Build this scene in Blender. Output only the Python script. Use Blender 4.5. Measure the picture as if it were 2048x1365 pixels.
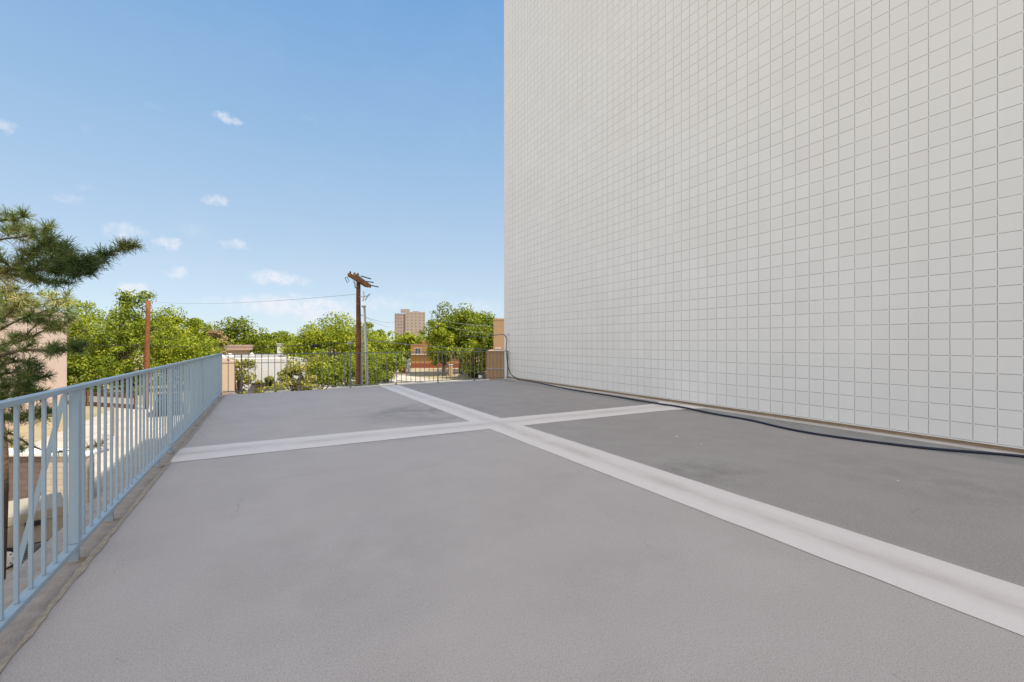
import bpy, math, random
import numpy as np
from mathutils import Vector, Matrix
R = math.radians
scene = bpy.context.scene
for o in list(bpy.data.objects): bpy.data.objects.remove(o)

# ------------------------------------------------------------------ camera
FP = 883.0            # focal length in photo pixels (photo is 2048 wide)
TH = math.atan(489.0/883.0)
HZ = 686.0            # horizon row of the photo
CAMZ = 1.4
GZ = -4.0             # street level; the deck is at z = 0
cam_d = bpy.data.cameras.new('camera'); cam = bpy.data.objects.new('camera', cam_d)
scene.collection.objects.link(cam); scene.camera = cam
cam_d.sensor_width = 36; cam_d.lens = 36*FP/2048; cam_d.clip_start = .05; cam_d.clip_end = 6000
cam_d.shift_y = (HZ-682.5)/2048
cam.location = (0, 0, CAMZ); cam.rotation_euler = (R(90), 0, -TH)
FX, FY = math.sin(TH), math.cos(TH)

# ------------------------------------------------------------------ light
SUN_AZ = math.atan2(.657, -.754)        # from +Y towards +X
SUN_EL = R(52.8)
sun_d = bpy.data.lights.new('sun', 'SUN'); sun = bpy.data.objects.new('sun', sun_d)
scene.collection.objects.link(sun)
sun_d.energy = 4.8; sun_d.angle = R(.5); sun_d.color = (1, .93, .80)
sv = Vector((math.sin(SUN_AZ)*math.cos(SUN_EL), math.cos(SUN_AZ)*math.cos(SUN_EL), math.sin(SUN_EL)))
sun.rotation_euler = sv.to_track_quat('Z', 'Y').to_euler(); sun.location = (30, -20, 40)
scene.view_settings.view_transform = 'Standard'; scene.view_settings.look = 'None'
scene.view_settings.gamma = 1; scene.view_settings.exposure = 0.55

def ray(px, py):
    u = (px-1024)/FP; v = (HZ-py)/FP
    return Vector((FX+FY*u, FY-FX*u, v))
def at(px, d, z=GZ):                    # point at forward distance d in the picture column px
    r = ray(px, HZ)*d
    return Vector((r.x, r.y, z))
def at3(px, py, d):
    r = ray(px, py)*d
    return Vector((r.x, r.y, r.z+CAMZ))
def zat(py, d): return CAMZ+(HZ-py)/FP*d
def onz(px, py, z=0.0):                 # point of the plane z seen at a pixel
    r = ray(px, py); t = (z-CAMZ)/r.z
    return Vector((r.x*t, r.y*t, z))

# ------------------------------------------------------------------ world
world = bpy.data.worlds.new('World'); scene.world = world; world.use_nodes = True
nt = world.node_tree; nt.nodes.clear()
def N(nt, typ, **kw):
    n = nt.nodes.new(typ)
    for k, v in kw.items():
        if k.startswith('i_'):
            key = k[2:]; n.inputs[int(key) if key.isdigit() else key].default_value = v
        else: setattr(n, k, v)
    return n
def L(nt, a, b): nt.links.new(a, b)
def M2(nt, op, a, b=None, c=None, clamp=False):
    n = nt.nodes.new('ShaderNodeMath'); n.operation = op; n.use_clamp = clamp
    for i, v in enumerate((a, b, c)):
        if v is None: continue
        if isinstance(v, (int, float)): n.inputs[i].default_value = v
        else: nt.links.new(v, n.inputs[i])
    return n.outputs[0]
def MIX(nt, fac, a, b, blend='MIX'):
    n = nt.nodes.new('ShaderNodeMix'); n.data_type = 'RGBA'; n.blend_type = blend
    for key, v in ((0, fac), (6, a), (7, b)):
        if isinstance(v, (int, float)): n.inputs[key].default_value = v
        elif isinstance(v, (tuple, list)): n.inputs[key].default_value = (*v[:3], 1)
        else: nt.links.new(v, n.inputs[key])
    return n.outputs[2]
def RAMP(nt, fac, stops, interp='LINEAR'):
    n = nt.nodes.new('ShaderNodeValToRGB'); cr = n.color_ramp; cr.interpolation = interp
    while len(cr.elements) < len(stops): cr.elements.new(.5)
    for e, (p, c) in zip(cr.elements, stops):
        e.position = p
        e.color = (c, c, c, 1) if isinstance(c, (int, float)) else (*c[:3], 1)
    nt.links.new(fac, n.inputs[0]); return n.outputs[0]

SKYC = [(.68,.80,.90), (.63,.77,.895), (.50,.67,.86), (.345,.56,.83), (.205,.43,.78), (.12,.28,.60)]
FILL_CLOUD = (9.6, 9.35, 9.1)
sky = N(nt, 'ShaderNodeTexSky', sky_type='NISHITA', sun_disc=False)
sky.sun_elevation = SUN_EL; sky.sun_rotation = SUN_AZ
sky.altitude = 1600; sky.air_density = 1.0; sky.dust_density = .6; sky.ozone_density = 1.0
tc = N(nt, 'ShaderNodeTexCoord'); sp = N(nt, 'ShaderNodeSeparateXYZ'); L(nt, tc.outputs['Generated'], sp.inputs[0])
az = M2(nt, 'ARCTAN2', sp.outputs[0], sp.outputs[1]); el = M2(nt, 'ARCSINE', sp.outputs[2])
ns = N(nt, 'ShaderNodeTexNoise', i_Scale=26.0, i_Detail=5.0, i_Roughness=.55); L(nt, tc.outputs['Generated'], ns.inputs['Vector'])
ns2 = N(nt, 'ShaderNodeTexNoise', i_Scale=9.0, i_Detail=6.0, i_Roughness=.6); L(nt, tc.outputs['Generated'], ns2.inputs['Vector'])
CLOUDS = [(455,236,26,10,.75),(8,252,20,12,.55),(137,399,30,12,.5),(427,402,20,12,.75),(250,466,42,18,.7),(338,487,22,13,.75),
 (468,490,22,10,.65),(355,545,20,13,.65),(264,580,28,14,1.05),(562,559,56,13,.85),(590,612,135,18,.95),(650,628,70,20,.9),(180,378,18,9,.3),
 (400,465,36,15,.3),(172,255,18,9,.25),(625,240,20,9,.22),(310,215,18,8,.2),(930,615,70,15,.5),(770,607,50,14,.5),(850,590,60,10,.3)]
wn1 = N(nt, 'ShaderNodeTexNoise', i_Scale=38.0, i_Detail=4.0, i_Roughness=.6); L(nt, tc.outputs['Generated'], wn1.inputs['Vector'])
ws = N(nt, 'ShaderNodeSeparateColor'); L(nt, wn1.outputs['Color'], ws.inputs[0])
azw = M2(nt, 'ADD', az, M2(nt, 'MULTIPLY', M2(nt, 'SUBTRACT', ws.outputs[0], .5), .055)); elw = M2(nt, 'ADD', el, M2(nt, 'MULTIPLY', M2(nt, 'SUBTRACT', ws.outputs[1], .5), .028))
tot = None
for (cx, cy, w, h, s) in CLOUDS:
    def ae(px, py):
        r = ray(px, py); return math.atan2(r.x, r.y), math.atan2(r.z, math.hypot(r.x, r.y))
    a0, e0 = ae(cx, cy); wa = abs(ae(cx+w, cy)[0]-ae(cx-w, cy)[0])/2*1.45; we = abs(ae(cx, cy+h)[1]-ae(cx, cy-h)[1])/2*1.4
    da = M2(nt, 'DIVIDE', M2(nt, 'SUBTRACT', azw, a0), wa); de = M2(nt, 'DIVIDE', M2(nt, 'SUBTRACT', elw, e0), we)
    q = M2(nt, 'ADD', M2(nt, 'MULTIPLY', da, da), M2(nt, 'MULTIPLY', de, de))
    q = M2(nt, 'SUBTRACT', 1.0, q, clamp=True)
    q = M2(nt, 'MULTIPLY', q, s)
    tot = q if tot is None else M2(nt, 'MAXIMUM', tot, q)
ns3 = N(nt, 'ShaderNodeTexNoise', i_Scale=70.0, i_Detail=5.0, i_Roughness=.6); L(nt, tc.outputs['Generated'], ns3.inputs['Vector'])
nz = M2(nt, 'ADD', M2(nt, 'MULTIPLY', M2(nt, 'SUBTRACT', ns3.outputs[0], .5), 2.6), M2(nt, 'MULTIPLY', M2(nt, 'SUBTRACT', ns.outputs[0], .5), .8))
cl = M2(nt, 'MULTIPLY', tot, M2(nt, 'ADD', nz, .95), clamp=True)
cl = N(nt, 'ShaderNodeMapRange', interpolation_type='SMOOTHSTEP'); cl.inputs[2].default_value = 1.25
L(nt, M2(nt, 'MULTIPLY', tot, M2(nt, 'ADD', nz, .9)), cl.inputs[0]); cl = M2(nt, 'MULTIPLY', cl.outputs[0], .9)
# clear-sky colour by height, with the sky model's own variation round the horizon
grad = RAMP(nt, sp.outputs[2], [(0.0, SKYC[0]), (.07, SKYC[1]), (.20, SKYC[2]), (.40, SKYC[3]), (.62, SKYC[4]), (1.0, SKYC[5])])
gs = N(nt, 'ShaderNodeVectorMath', operation='SCALE'); gs.inputs['Scale'].default_value = 6.85; L(nt, grad, gs.inputs[0])
skyc = MIX(nt, .18, gs.outputs[0], sky.outputs[0])
veil = M2(nt, 'MULTIPLY', M2(nt, 'SUBTRACT', ns2.outputs[0], .5, clamp=True), .12, clamp=True)
skyc = MIX(nt, veil, skyc, (6.0, 6.4, 6.8))
skyc = MIX(nt, cl, skyc, (6.0, 6.15, 6.6))
# unseen bright cloud added behind the camera as white fill for wall and deck
dirn = M2(nt, 'ADD', M2(nt, 'MULTIPLY', sp.outputs[0], -.80), M2(nt, 'MULTIPLY', sp.outputs[1], -.60))
fill_side = N(nt, 'ShaderNodeMapRange', interpolation_type='SMOOTHSTEP'); fill_side.inputs[1].default_value = -.15; fill_side.inputs[2].default_value = .35; L(nt, dirn, fill_side.inputs[0])
nb = N(nt, 'ShaderNodeTexNoise', i_Scale=3.0, i_Detail=7.0, i_Roughness=.6); L(nt, tc.outputs['Generated'], nb.inputs['Vector'])
bn = RAMP(nt, nb.outputs[0], [(.36, .45), (.52, 1.0)])
up_only = N(nt, 'ShaderNodeMapRange'); up_only.inputs[1].default_value = 0; up_only.inputs[2].default_value = .06; L(nt, sp.outputs[2], up_only.inputs[0])
bk = M2(nt, 'MULTIPLY', M2(nt, 'MULTIPLY', fill_side.outputs[0], bn), up_only.outputs[0])
skyc = MIX(nt, bk, skyc, FILL_CLOUD)
bg = N(nt, 'ShaderNodeBackground'); bg.inputs[1].default_value = .10
L(nt, skyc, bg.inputs[0]); wo = N(nt, 'ShaderNodeOutputWorld'); L(nt, bg.outputs[0], wo.inputs[0])

# ------------------------------------------------------------------ helpers
def tag(o, label=None, cat=None, group=None, kind=None):
    if label: o['label'] = label
    if cat: o['category'] = cat
    if group: o['group'] = group
    if kind: o['kind'] = kind
    return o
def empty(name, loc, label, cat, group=None, rz=0):
    o = bpy.data.objects.new(name, None); scene.collection.objects.link(o)
    o.location = loc; o.rotation_euler = (0, 0, rz); o.empty_display_size = .2
    return tag(o, label, cat, group)
class MB:
    def __init__(s): s.v = []; s.f = []
    def add(s, vs, fs):
        n = len(s.v); s.v += [tuple(v) for v in vs]; s.f += [tuple(i+n for i in f) for f in fs]; return s
    def box(s, x0, x1, y0, y1, z0, z1):
        return s.add([(x0,y0,z0),(x1,y0,z0),(x1,y1,z0),(x0,y1,z0),(x0,y0,z1),(x1,y0,z1),(x1,y1,z1),(x0,y1,z1)],
              [(0,3,2,1),(4,5,6,7),(0,1,5,4),(1,2,6,5),(2,3,7,6),(3,0,4,7)])
    def bar(s, a, b, w, h, up=(0,0,1)):          # box from a to b, width w sideways, height h
        a = Vector(a); b = Vector(b); d = (b-a).normalized(); up = Vector(up)
        if abs(d.dot(up)) > .99: up = Vector((0, 1, 0))
        sx = d.cross(up).normalized()*w/2; sz = sx.cross(d).normalized()*h/2
        vs = [p+i*sx+j*sz for p in (a, b) for (i, j) in ((-1,-1),(1,-1),(1,1),(-1,1))]
        return s.add(vs, [(0,1,2,3),(7,6,5,4),(0,4,5,1),(1,5,6,2),(2,6,7,3),(3,7,4,0)])
    def tube(s, pts, rad, n=8, cap=True):
        pts = [Vector(p) for p in pts]; rs = rad if isinstance(rad, (list, tuple)) else [rad]*len(pts)
        rings = []; pu = None
        for i, p in enumerate(pts):
            d = (pts[min(i+1, len(pts)-1)]-pts[max(i-1, 0)]).normalized()
            if pu is None: pu = d.orthogonal().normalized()
            pu = (pu-d*pu.dot(d)); pu = pu.normalized() if pu.length > 1e-6 else d.orthogonal().normalized()
            w = d.cross(pu)
            rings.append([p+(pu*math.cos(2*math.pi*k/n)+w*math.sin(2*math.pi*k/n))*rs[i] for k in range(n)])
        fs = []
        for i in range(len(pts)-1):
            for k in range(n):
                fs.append((i*n+k, i*n+(k+1)%n, (i+1)*n+(k+1)%n, (i+1)*n+k))
        if cap: fs += [tuple(range(n-1, -1, -1)), tuple(range((len(pts)-1)*n, len(pts)*n))]
        return s.add([v for r in rings for v in r], fs)
    def build(s, name, mat, parent=None, loc=None, bevel=0, smooth=False):
        me = bpy.data.meshes.new(name); me.from_pydata(s.v, [], s.f); me.update()
        me.materials.append(mat)
        if smooth: me.polygons.foreach_set('use_smooth', [True]*len(me.polygons))
        o = bpy.data.objects.new(name, me); scene.collection.objects.link(o)
        if loc is not None: o.location = loc
        if parent: o.parent = parent
        if bevel:
            b = o.modifiers.new('bevel', 'BEVEL'); b.width = bevel; b.segments = 2; b.limit_method = 'ANGLE'
        return o
def rel(o, p): return Vector(p)-o.location
def copy_tree(o, parent=None):
    c = o.copy(); scene.collection.objects.link(c); c.parent = parent
    for ch in o.children: copy_tree(ch, c)
    return c

# ------------------------------------------------------------------ materials
def mat(name, col=(.5,.5,.5), rough=.8, noise=None, bump=None, spec=.3, metallic=0):
    """col; noise = (scale, amount, second colour); bump = (scale, strength, distance)"""
    m = bpy.data.materials.new(name); m.use_nodes = True; t = m.node_tree
    b = t.nodes['Principled BSDF']; b.inputs['Base Color'].default_value = (*col, 1)
    b.inputs['Roughness'].default_value = rough; b.inputs['Specular IOR Level'].default_value = spec
    b.inputs['Metallic'].default_value = metallic
    c = N(t, 'ShaderNodeTexCoord')
    if noise:
        sc, am, c2 = noise
        n = N(t, 'ShaderNodeTexNoise', i_Scale=sc, i_Detail=6.0, i_Roughness=.6); L(t, c.outputs['Object'], n.inputs['Vector'])
        f = RAMP(t, n.outputs[0], [(.35, 0.0), (.68, am)])
        L(t, MIX(t, f, col, c2), b.inputs['Base Color'])
    if bump:
        n = N(t, 'ShaderNodeTexNoise', i_Scale=bump[0], i_Detail=5.0); L(t, c.outputs['Object'], n.inputs['Vector'])
        bp = N(t, 'ShaderNodeBump'); bp.inputs['Strength'].default_value = bump[1]; bp.inputs['Distance'].default_value = bump[2]
        L(t, n.outputs[0], bp.inputs['Height']); L(t, bp.outputs[0], b.inputs['Normal'])
    return m
def leafmat(name, c1, c2, c3, trans=.4):
    m = bpy.data.materials.new(name); m.use_nodes = True; t = m.node_tree
    b = t.nodes['Principled BSDF']; b.inputs['Roughness'].default_value = .55; b.inputs['Specular IOR Level'].default_value = .25
    g = N(t, 'ShaderNodeNewGeometry'); c = N(t, 'ShaderNodeTexCoord')
    n = N(t, 'ShaderNodeTexNoise', i_Scale=.9, i_Detail=3.0); L(t, c.outputs['Object'], n.inputs['Vector'])
    f = M2(t, 'ADD', M2(t, 'MULTIPLY', g.outputs['Random Per Island'], .6), M2(t, 'MULTIPLY', M2(t, 'SUBTRACT', n.outputs[0], .5), 2.2), clamp=True)
    f = M2(t, 'ADD', f, .12, clamp=True)
    col = RAMP(t, f, [(0, c1), (.5, c2), (1, c3)])
    L(t, col, b.inputs['Base Color'])
    tr = N(t, 'ShaderNodeBsdfTranslucent'); L(t, MIX(t, 1.0, col, (1.25, 1.15, .55), 'MULTIPLY'), tr.inputs[0])
    mx = N(t, 'ShaderNodeMixShader'); mx.inputs[0].default_value = trans
    L(t, b.outputs[0], mx.inputs[1]); L(t, tr.outputs[0], mx.inputs[2])
    L(t, mx.outputs[0], t.nodes['Material Output'].inputs[0])
    return m

# --- scored block wall
XW = 8.15; TILE = .2237; TY0 = 1.7047; TZ0 = .331; YC = 15.36
def wall_material():
    m = bpy.data.materials.new('scored_block_paint'); m.use_nodes = True; t = m.node_tree
    b = t.nodes['Principled BSDF']; b.inputs['Roughness'].default_value = .42; b.inputs['Specular IOR Level'].default_value = .35
    g = N(t, 'ShaderNodeTexCoord'); s = N(t, 'ShaderNodeSeparateXYZ'); L(t, g.outputs['Object'], s.inputs[0])
    wob = N(t, 'ShaderNodeTexNoise', i_Scale=3.0, i_Detail=2.0); L(t, g.outputs['Object'], wob.inputs['Vector'])
    wv = M2(t, 'MULTIPLY', M2(t, 'SUBTRACT', wob.outputs[0], .5), .006)
    def line(co, ph, w):
        a = M2(t, 'DIVIDE', M2(t, 'SUBTRACT', M2(t, 'ADD', co, wv), ph), TILE)
        fr = M2(t, 'FRACT', a)
        d = M2(t, 'MINIMUM', fr, M2(t, 'SUBTRACT', 1.0, fr))      # distance to the joint, in tiles
        return a, d
    ay, dy = line(s.outputs[1], TY0, 0); az_, dz = line(s.outputs[2], TZ0, 0)
    def band(d, w0, w1):
        mr = N(t, 'ShaderNodeMapRange'); mr.inputs[1].default_value = w0/TILE; mr.inputs[2].default_value = w1/TILE
        mr.inputs[3].default_value = 1; mr.inputs[4].default_value = 0; L(t, d, mr.inputs[0]); return mr.outputs[0]
    ly = band(dy, .0028, .0052); lz = band(dz, .0028, .0052)
    # joint depth differs from course to course, some joints are nearly filled with paint
    jn = N(t, 'ShaderNodeTexNoise', i_Scale=1.3, i_Detail=4.0, i_Roughness=.7); L(t, g.outputs['Object'], jn.inputs['Vector'])
    jf = RAMP(t, jn.outputs[0], [(.28, .55), (.55, 1.0)])
    # paint bridges the crossings
    cross = M2(t, 'MULTIPLY', band(dy, .008, .016), band(dz, .008, .016))
    ln = M2(t, 'MULTIPLY', M2(t, 'MAXIMUM', ly, lz), jf)
    ln = M2(t, 'MULTIPLY', ln, M2(t, 'SUBTRACT', 1.0, M2(t, 'MULTIPLY', cross, .6)))
    cell = N(t, 'ShaderNodeCombineXYZ'); L(t, M2(t, 'FLOOR', ay), cell.inputs[1]); L(t, M2(t, 'FLOOR', az_), cell.inputs[2])
    wn = N(t, 'ShaderNodeTexWhiteNoise', noise_dimensions='3D'); L(t, cell.outputs[0], wn.inputs['Vector'])
    base = MIX(t, wn.outputs[0], WALLC[0], WALLC[1])
    big = N(t, 'ShaderNodeTexNoise', i_Scale=.35, i_Detail=5.0, i_Roughness=.6); L(t, g.outputs['Object'], big.inputs['Vector'])
    base = MIX(t, RAMP(t, big.outputs[0], [(.4, 0.0), (.7, .5)]), base, WALLC[2])
    fine = N(t, 'ShaderNodeTexNoise', i_Scale=60.0, i_Detail=3.0); L(t, g.outputs['Object'], fine.inputs['Vector'])
    base = MIX(t, M2(t, 'MULTIPLY', fine.outputs[0], .08), base, (.45,.43,.40))
    smp = N(t, 'ShaderNodeMapping'); smp.inputs['Scale'].default_value = (1, 2.2, .12); L(t, g.outputs['Object'], smp.inputs[0])
    stn = N(t, 'ShaderNodeTexNoise', i_Scale=1.6, i_Detail=6.0, i_Roughness=.65); L(t, smp.outputs[0], stn.inputs['Vector'])
    base = MIX(t, RAMP(t, stn.outputs[0], [(.5, 0.0), (.78, .22)]), base, (.60,.575,.54))
    # scuffs low down
    sc = N(t, 'ShaderNodeTexNoise', i_Scale=14.0, i_Detail=6.0, i_Roughness=.7)
    mp = N(t, 'ShaderNodeMapping'); mp.inputs['Scale'].default_value = (1, .4, 1); L(t, g.outputs['Object'], mp.inputs[0]); L(t, mp.outputs[0], sc.inputs['Vector'])
    low = N(t, 'ShaderNodeMapRange'); low.inputs[1].default_value = .1; low.inputs[2].default_value = .35; low.inputs[3].default_value = 1; low.inputs[4].default_value = 0
    L(t, s.outputs[2], low.inputs[0])
    scf = M2(t, 'MULTIPLY', RAMP(t, sc.outputs[0], [(.64, 0.0), (.69, 1.0)]), low.outputs[0])
    base = MIX(t, scf, base, (.93,.93,.93))
    col = MIX(t, M2(t, 'MULTIPLY', ln, .88), base, (.20,.192,.185))
    L(t, col, b.inputs['Base Color'])
    h = M2(t, 'SUBTRACT', M2(t, 'MULTIPLY', fine.outputs[0], .08), M2(t, 'MAXIMUM', band(dy, .002, .008), band(dz, .002, .008)))
    bp = N(t, 'ShaderNodeBump'); bp.inputs['Strength'].default_value = .07; bp.inputs['Distance'].default_value = .004
    L(t, h, bp.inputs['Height']); L(t, bp.outputs[0], b.inputs['Normal'])
    return m
WALLC = [(.73,.74,.735), (.70,.708,.702), (.665,.66,.65)]

def deck_material():
    m = bpy.data.materials.new('deck_coating'); m.use_nodes = True; t = m.node_tree
    b = t.nodes['Principled BSDF']; b.inputs['Roughness'].default_value = .62; b.inputs['Specular IOR Level'].default_value = .35
    g = N(t, 'ShaderNodeTexCoord'); P = g.outputs['Object']; s = N(t, 'ShaderNodeSeparateXYZ'); L(t, P, s.inputs[0])
    def noise(sc, det=5.0, ro=.6, vec=None, dist=0.0):
        n = N(t, 'ShaderNodeTexNoise', i_Scale=sc, i_Detail=det, i_Roughness=ro, i_Distortion=dist); L(t, vec or P, n.inputs['Vector']); return n.outputs[0]
    base = MIX(t, RAMP(t, noise(.45), [(.35, 0.0), (.65, 1.0)]), DECKC[0], DECKC[1])
    base = MIX(t, RAMP(t, noise(1.7, 6, .65, dist=.6), [(.45, 0.0), (.75, .45)]), base, DECKC[2])
    mp = N(t, 'ShaderNodeMapping'); mp.inputs['Scale'].default_value = (.5, 1.6, 1); mp.inputs['Rotation'].default_value = (0, 0, .3); L(t, P, mp.inputs[0])
    base = MIX(t, RAMP(t, noise(1.1, 6, .7, mp.outputs[0], .8), [(.5, 0.0), (.72, .35)]), base, DECKC[3])
    # right-hand bays are more worn and darker
    rb = N(t, 'ShaderNodeMapRange'); rb.inputs[1].default_value = 3.3; rb.inputs[2].default_value = 3.9; L(t, s.outputs[0], rb.inputs[0])
    base = MIX(t, M2(t, 'MULTIPLY', rb.outputs[0], .52), base, MIX(t, noise(.8, 6, .7), (.145,.130,.122), (.275,.25,.236)))
    # local stains
    def spot(p, rx, ry, ns_, lo=.35):
        dx = M2(t, 'DIVIDE', M2(t, 'SUBTRACT', s.outputs[0], p.x), rx); dy = M2(t, 'DIVIDE', M2(t, 'SUBTRACT', s.outputs[1], p.y), ry)
        q = M2(t, 'SUBTRACT', 1.0, M2(t, 'ADD', M2(t, 'MULTIPLY', dx, dx), M2(t, 'MULTIPLY', dy, dy)), clamp=True)
        return M2(t, 'MULTIPLY', q, RAMP(t, noise(ns_, 6, .7), [(lo, 0.0), (lo+.25, 1.0)]))
    for (px, py, rx, ry, ns_, c, a) in [(850,825,1.5,1.6,1.4,(.12,.11,.11),.6), (830,868,1.6,.5,2.5,(.11,.10,.10),.4),
          (1410,945,.75,.6,3.0,(.11,.10,.095),.5), (1400,925,.7,.5,7.0,(.42,.39,.36),.45), (1460,968,.5,.16,9.0,(.40,.37,.34),.5),
          (1850,960,1.0,1.4,2.2,(.14,.13,.12),.25), (1750,880,.5,.4,5,(.34,.31,.29),.35), (700,1120,.9,.8,2.2,(.34,.31,.30),.3),
          (1260,1150,.6,.5,2.5,(.36,.33,.31),.25)]:
        base = MIX(t, M2(t, 'MULTIPLY', spot(onz(px, py), rx, ry, ns_), a), base, c)
    # pale flecks of paint, mostly on the right
    vo = N(t, 'ShaderNodeTexVoronoi', i_Scale=2.6); L(t, P, vo.inputs['Vector'])
    vsz = M2(t, 'MULTIPLY', M2(t, 'POWER', noise(9.0, 2), 3.0), .30)
    fl = M2(t, 'LESS_THAN', vo.outputs['Distance'], vsz)
    pk = M2(t, 'GREATER_THAN', noise(.9, 2), M2(t, 'SUBTRACT', .62, M2(t, 'MULTIPLY', rb.outputs[0], .13)))
    base = MIX(t, M2(t, 'MULTIPLY', M2(t, 'MULTIPLY', fl, pk), .95), base, (.85,.83,.80))
    # hairline cracks
    vc = N(t, 'ShaderNodeTexVoronoi', feature='DISTANCE_TO_EDGE', i_Scale=.42)
    va = N(t, 'ShaderNodeVectorMath', operation='ADD'); nn = N(t, 'ShaderNodeTexNoise', i_Scale=3.0, i_Detail=6.0); L(t, P, nn.inputs['Vector'])
    vs_ = N(t, 'ShaderNodeVectorMath', operation='SCALE'); vs_.inputs['Scale'].default_value = .3; L(t, nn.outputs['Color'], vs_.inputs[0])
    L(t, P, va.inputs[0]); L(t, vs_.outputs[0], va.inputs[1]); L(t, va.outputs[0], vc.inputs['Vector'])
    ck = M2(t, 'MULTIPLY', M2(t, 'LESS_THAN', vc.outputs['Distance'], .0009), M2(t, 'GREATER_THAN', noise(1.5, 3), .56))
    base = MIX(t, M2(t, 'MULTIPLY', ck, .35), base, (.08,.07,.065))
    # grain
    gr = noise(170.0, 3, .8); gr2 = noise(60.0, 5, .8)
    base = MIX(t, RAMP(t, gr, [(.50, 0.0), (.66, .75)]), base, (.12,.105,.098))
    base = MIX(t, RAMP(t, gr2, [(.5, 0.0), (.72, .6)]), base, (.62,.58,.55))
    L(t, base, b.inputs['Base Color'])
    L(t, RAMP(t, noise(2.2, 5), [(.3, .5), (.7, .72)]), b.inputs['Roughness'])
    bp = N(t, 'ShaderNodeBump'); bp.inputs['Strength'].default_value = .35; bp.inputs['Distance'].default_value = .004
    L(t, M2(t, 'ADD', gr, M2(t, 'MULTIPLY', gr2, .8)), bp.inputs['Height']); L(t, bp.outputs[0], b.inputs['Normal'])
    return m
DECKC = [(.50,.442,.413), (.55,.49,.459), (.605,.545,.511), (.44,.39,.364)]

def strip_material():
    m = bpy.data.materials.new('white_joint_paint'); m.use_nodes = True; t = m.node_tree
    b = t.nodes['Principled BSDF']; b.inputs['Roughness'].default_value = .5; b.inputs['Specular IOR Level'].default_value = .3
    g = N(t, 'ShaderNodeTexCoord'); P = g.outputs['Object']; s = N(t, 'ShaderNodeSeparateXYZ'); L(t, P, s.inputs[0])
    def streak(scale, sx, sy):
        mp = N(t, 'ShaderNodeMapping'); mp.inputs['Scale'].default_value = (sx, sy, 1); L(t, P, mp.inputs[0])
        n = N(t, 'ShaderNodeTexNoise', i_Scale=scale, i_Detail=6.0, i_Roughness=.65); L(t, mp.outputs[0], n.inputs['Vector']); return n.outputs[0]
    def near(co, c, w):
        d = M2(t, 'DIVIDE', M2(t, 'ABSOLUTE', M2(t, 'SUBTRACT', co, c)), w); return M2(t, 'SUBTRACT', 1.0, d, clamp=True)
    col = MIX(t, streak(5.0, 1, 1), (.82,.755,.712), (.765,.70,.66))
    fa = M2(t, 'MULTIPLY', near(s.outputs[0], 3.465, .17), RAMP(t, streak(4.0, 1.2, .35), [(.3, .1), (.6, 1.0)]))
    fb = M2(t, 'MULTIPLY', near(s.outputs[1], 6.83, .22), RAMP(t, streak(4.0, .35, 1.2), [(.3, .1), (.6, 1.0)]))
    col = MIX(t, M2(t, 'MULTIPLY', M2(t, 'MAXIMUM', fa, fb), .62), col, (.50,.42,.38))
    n3 = N(t, 'ShaderNodeTexNoise', i_Scale=120.0, i_Detail=3.0); L(t, P, n3.inputs['Vector'])
    col = MIX(t, RAMP(t, n3.outputs[0], [(.55, 0.0), (.75, .35)]), col, (.4,.37,.34))
    L(t, col, b.inputs['Base Color'])
    bp = N(t, 'ShaderNodeBump'); bp.inputs['Strength'].default_value = .3; bp.inputs['Distance'].default_value = .004
    L(t, n3.outputs[0], bp.inputs['Height']); L(t, bp.outputs[0], b.inputs['Normal'])
    return m

M = {}
M['block'] = wall_material(); M['deck'] = deck_material(); M['strip'] = strip_material()
M['trim'] = mat('trim_paint', (.70,.695,.68), .5, (1.5,.5,(.64,.63,.615)), (40,.2,.003))
M['tan'] = mat('tan_recess', (.42,.33,.23), .8, (8,.8,(.30,.23,.16)), (60,.4,.004))
M['flash'] = mat('light_flashing', (.62,.57,.52), .6, (5,.6,(.48,.44,.40)), (50,.3,.004))
M['cant'] = mat('cant_coating', (.30,.285,.27), .5, (3,.8,(.22,.205,.19)), (60,.35,.004))
M['seam'] = mat('seam_filler', (.50,.435,.35), .85, (20,.9,(.33,.27,.21)), (50,.9,.01))
M['edge'] = mat('edge_concrete', (.40,.36,.335), .85, (9,.9,(.29,.25,.225)), (45,.8,.008))
M['rust'] = mat('rust_stain', (.33,.21,.12), .9, (30,1,(.36,.30,.25)), (80,.5,.004))
M['rail'] = mat('railing_paint', (.335,.445,.545), .42, (14,.35,(.29,.385,.47)), (60,.12,.002), spec=.45)
def chips(m, thr):
    t = m.node_tree; b = t.nodes['Principled BSDF']; src = b.inputs['Base Color'].links[0].from_socket
    g = N(t, 'ShaderNodeTexCoord'); n = N(t, 'ShaderNodeTexNoise', i_Scale=22.0, i_Detail=6.0, i_Roughness=.75); L(t, g.outputs['Object'], n.inputs['Vector'])
    L(t, MIX(t, RAMP(t, n.outputs[0], [(thr, 0.0), (thr+.015, .9)]), src, (.16,.10,.07)), b.inputs['Base Color'])
chips(M['rail'], .70)
M['rail2'] = mat('weathered_railing_paint', (.17,.20,.195), .5, (14,.6,(.10,.11,.10)), (60,.2,.002), spec=.4)
M['cable'] = mat('blue_black_cable', (.008,.016,.035), .45, (30,.5,(.02,.03,.05)))
M['wire'] = mat('dark_wire', (.03,.028,.025), .6, (9,.4,(.06,.05,.04)))
M['white'] = mat('white_paint', (.78,.76,.72), .6, (2.5,.4,(.64,.61,.56)), (30,.2,.004))
M['stain_wood'] = mat('pole_wood', (.20,.095,.045), .85, (6,.9,(.10,.045,.025)), (35,.8,.01))
M['orange_wood'] = mat('orange_pole_wood', (.25,.095,.035), .8, (7,.95,(.10,.035,.015)), (30,.7,.01))
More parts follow.
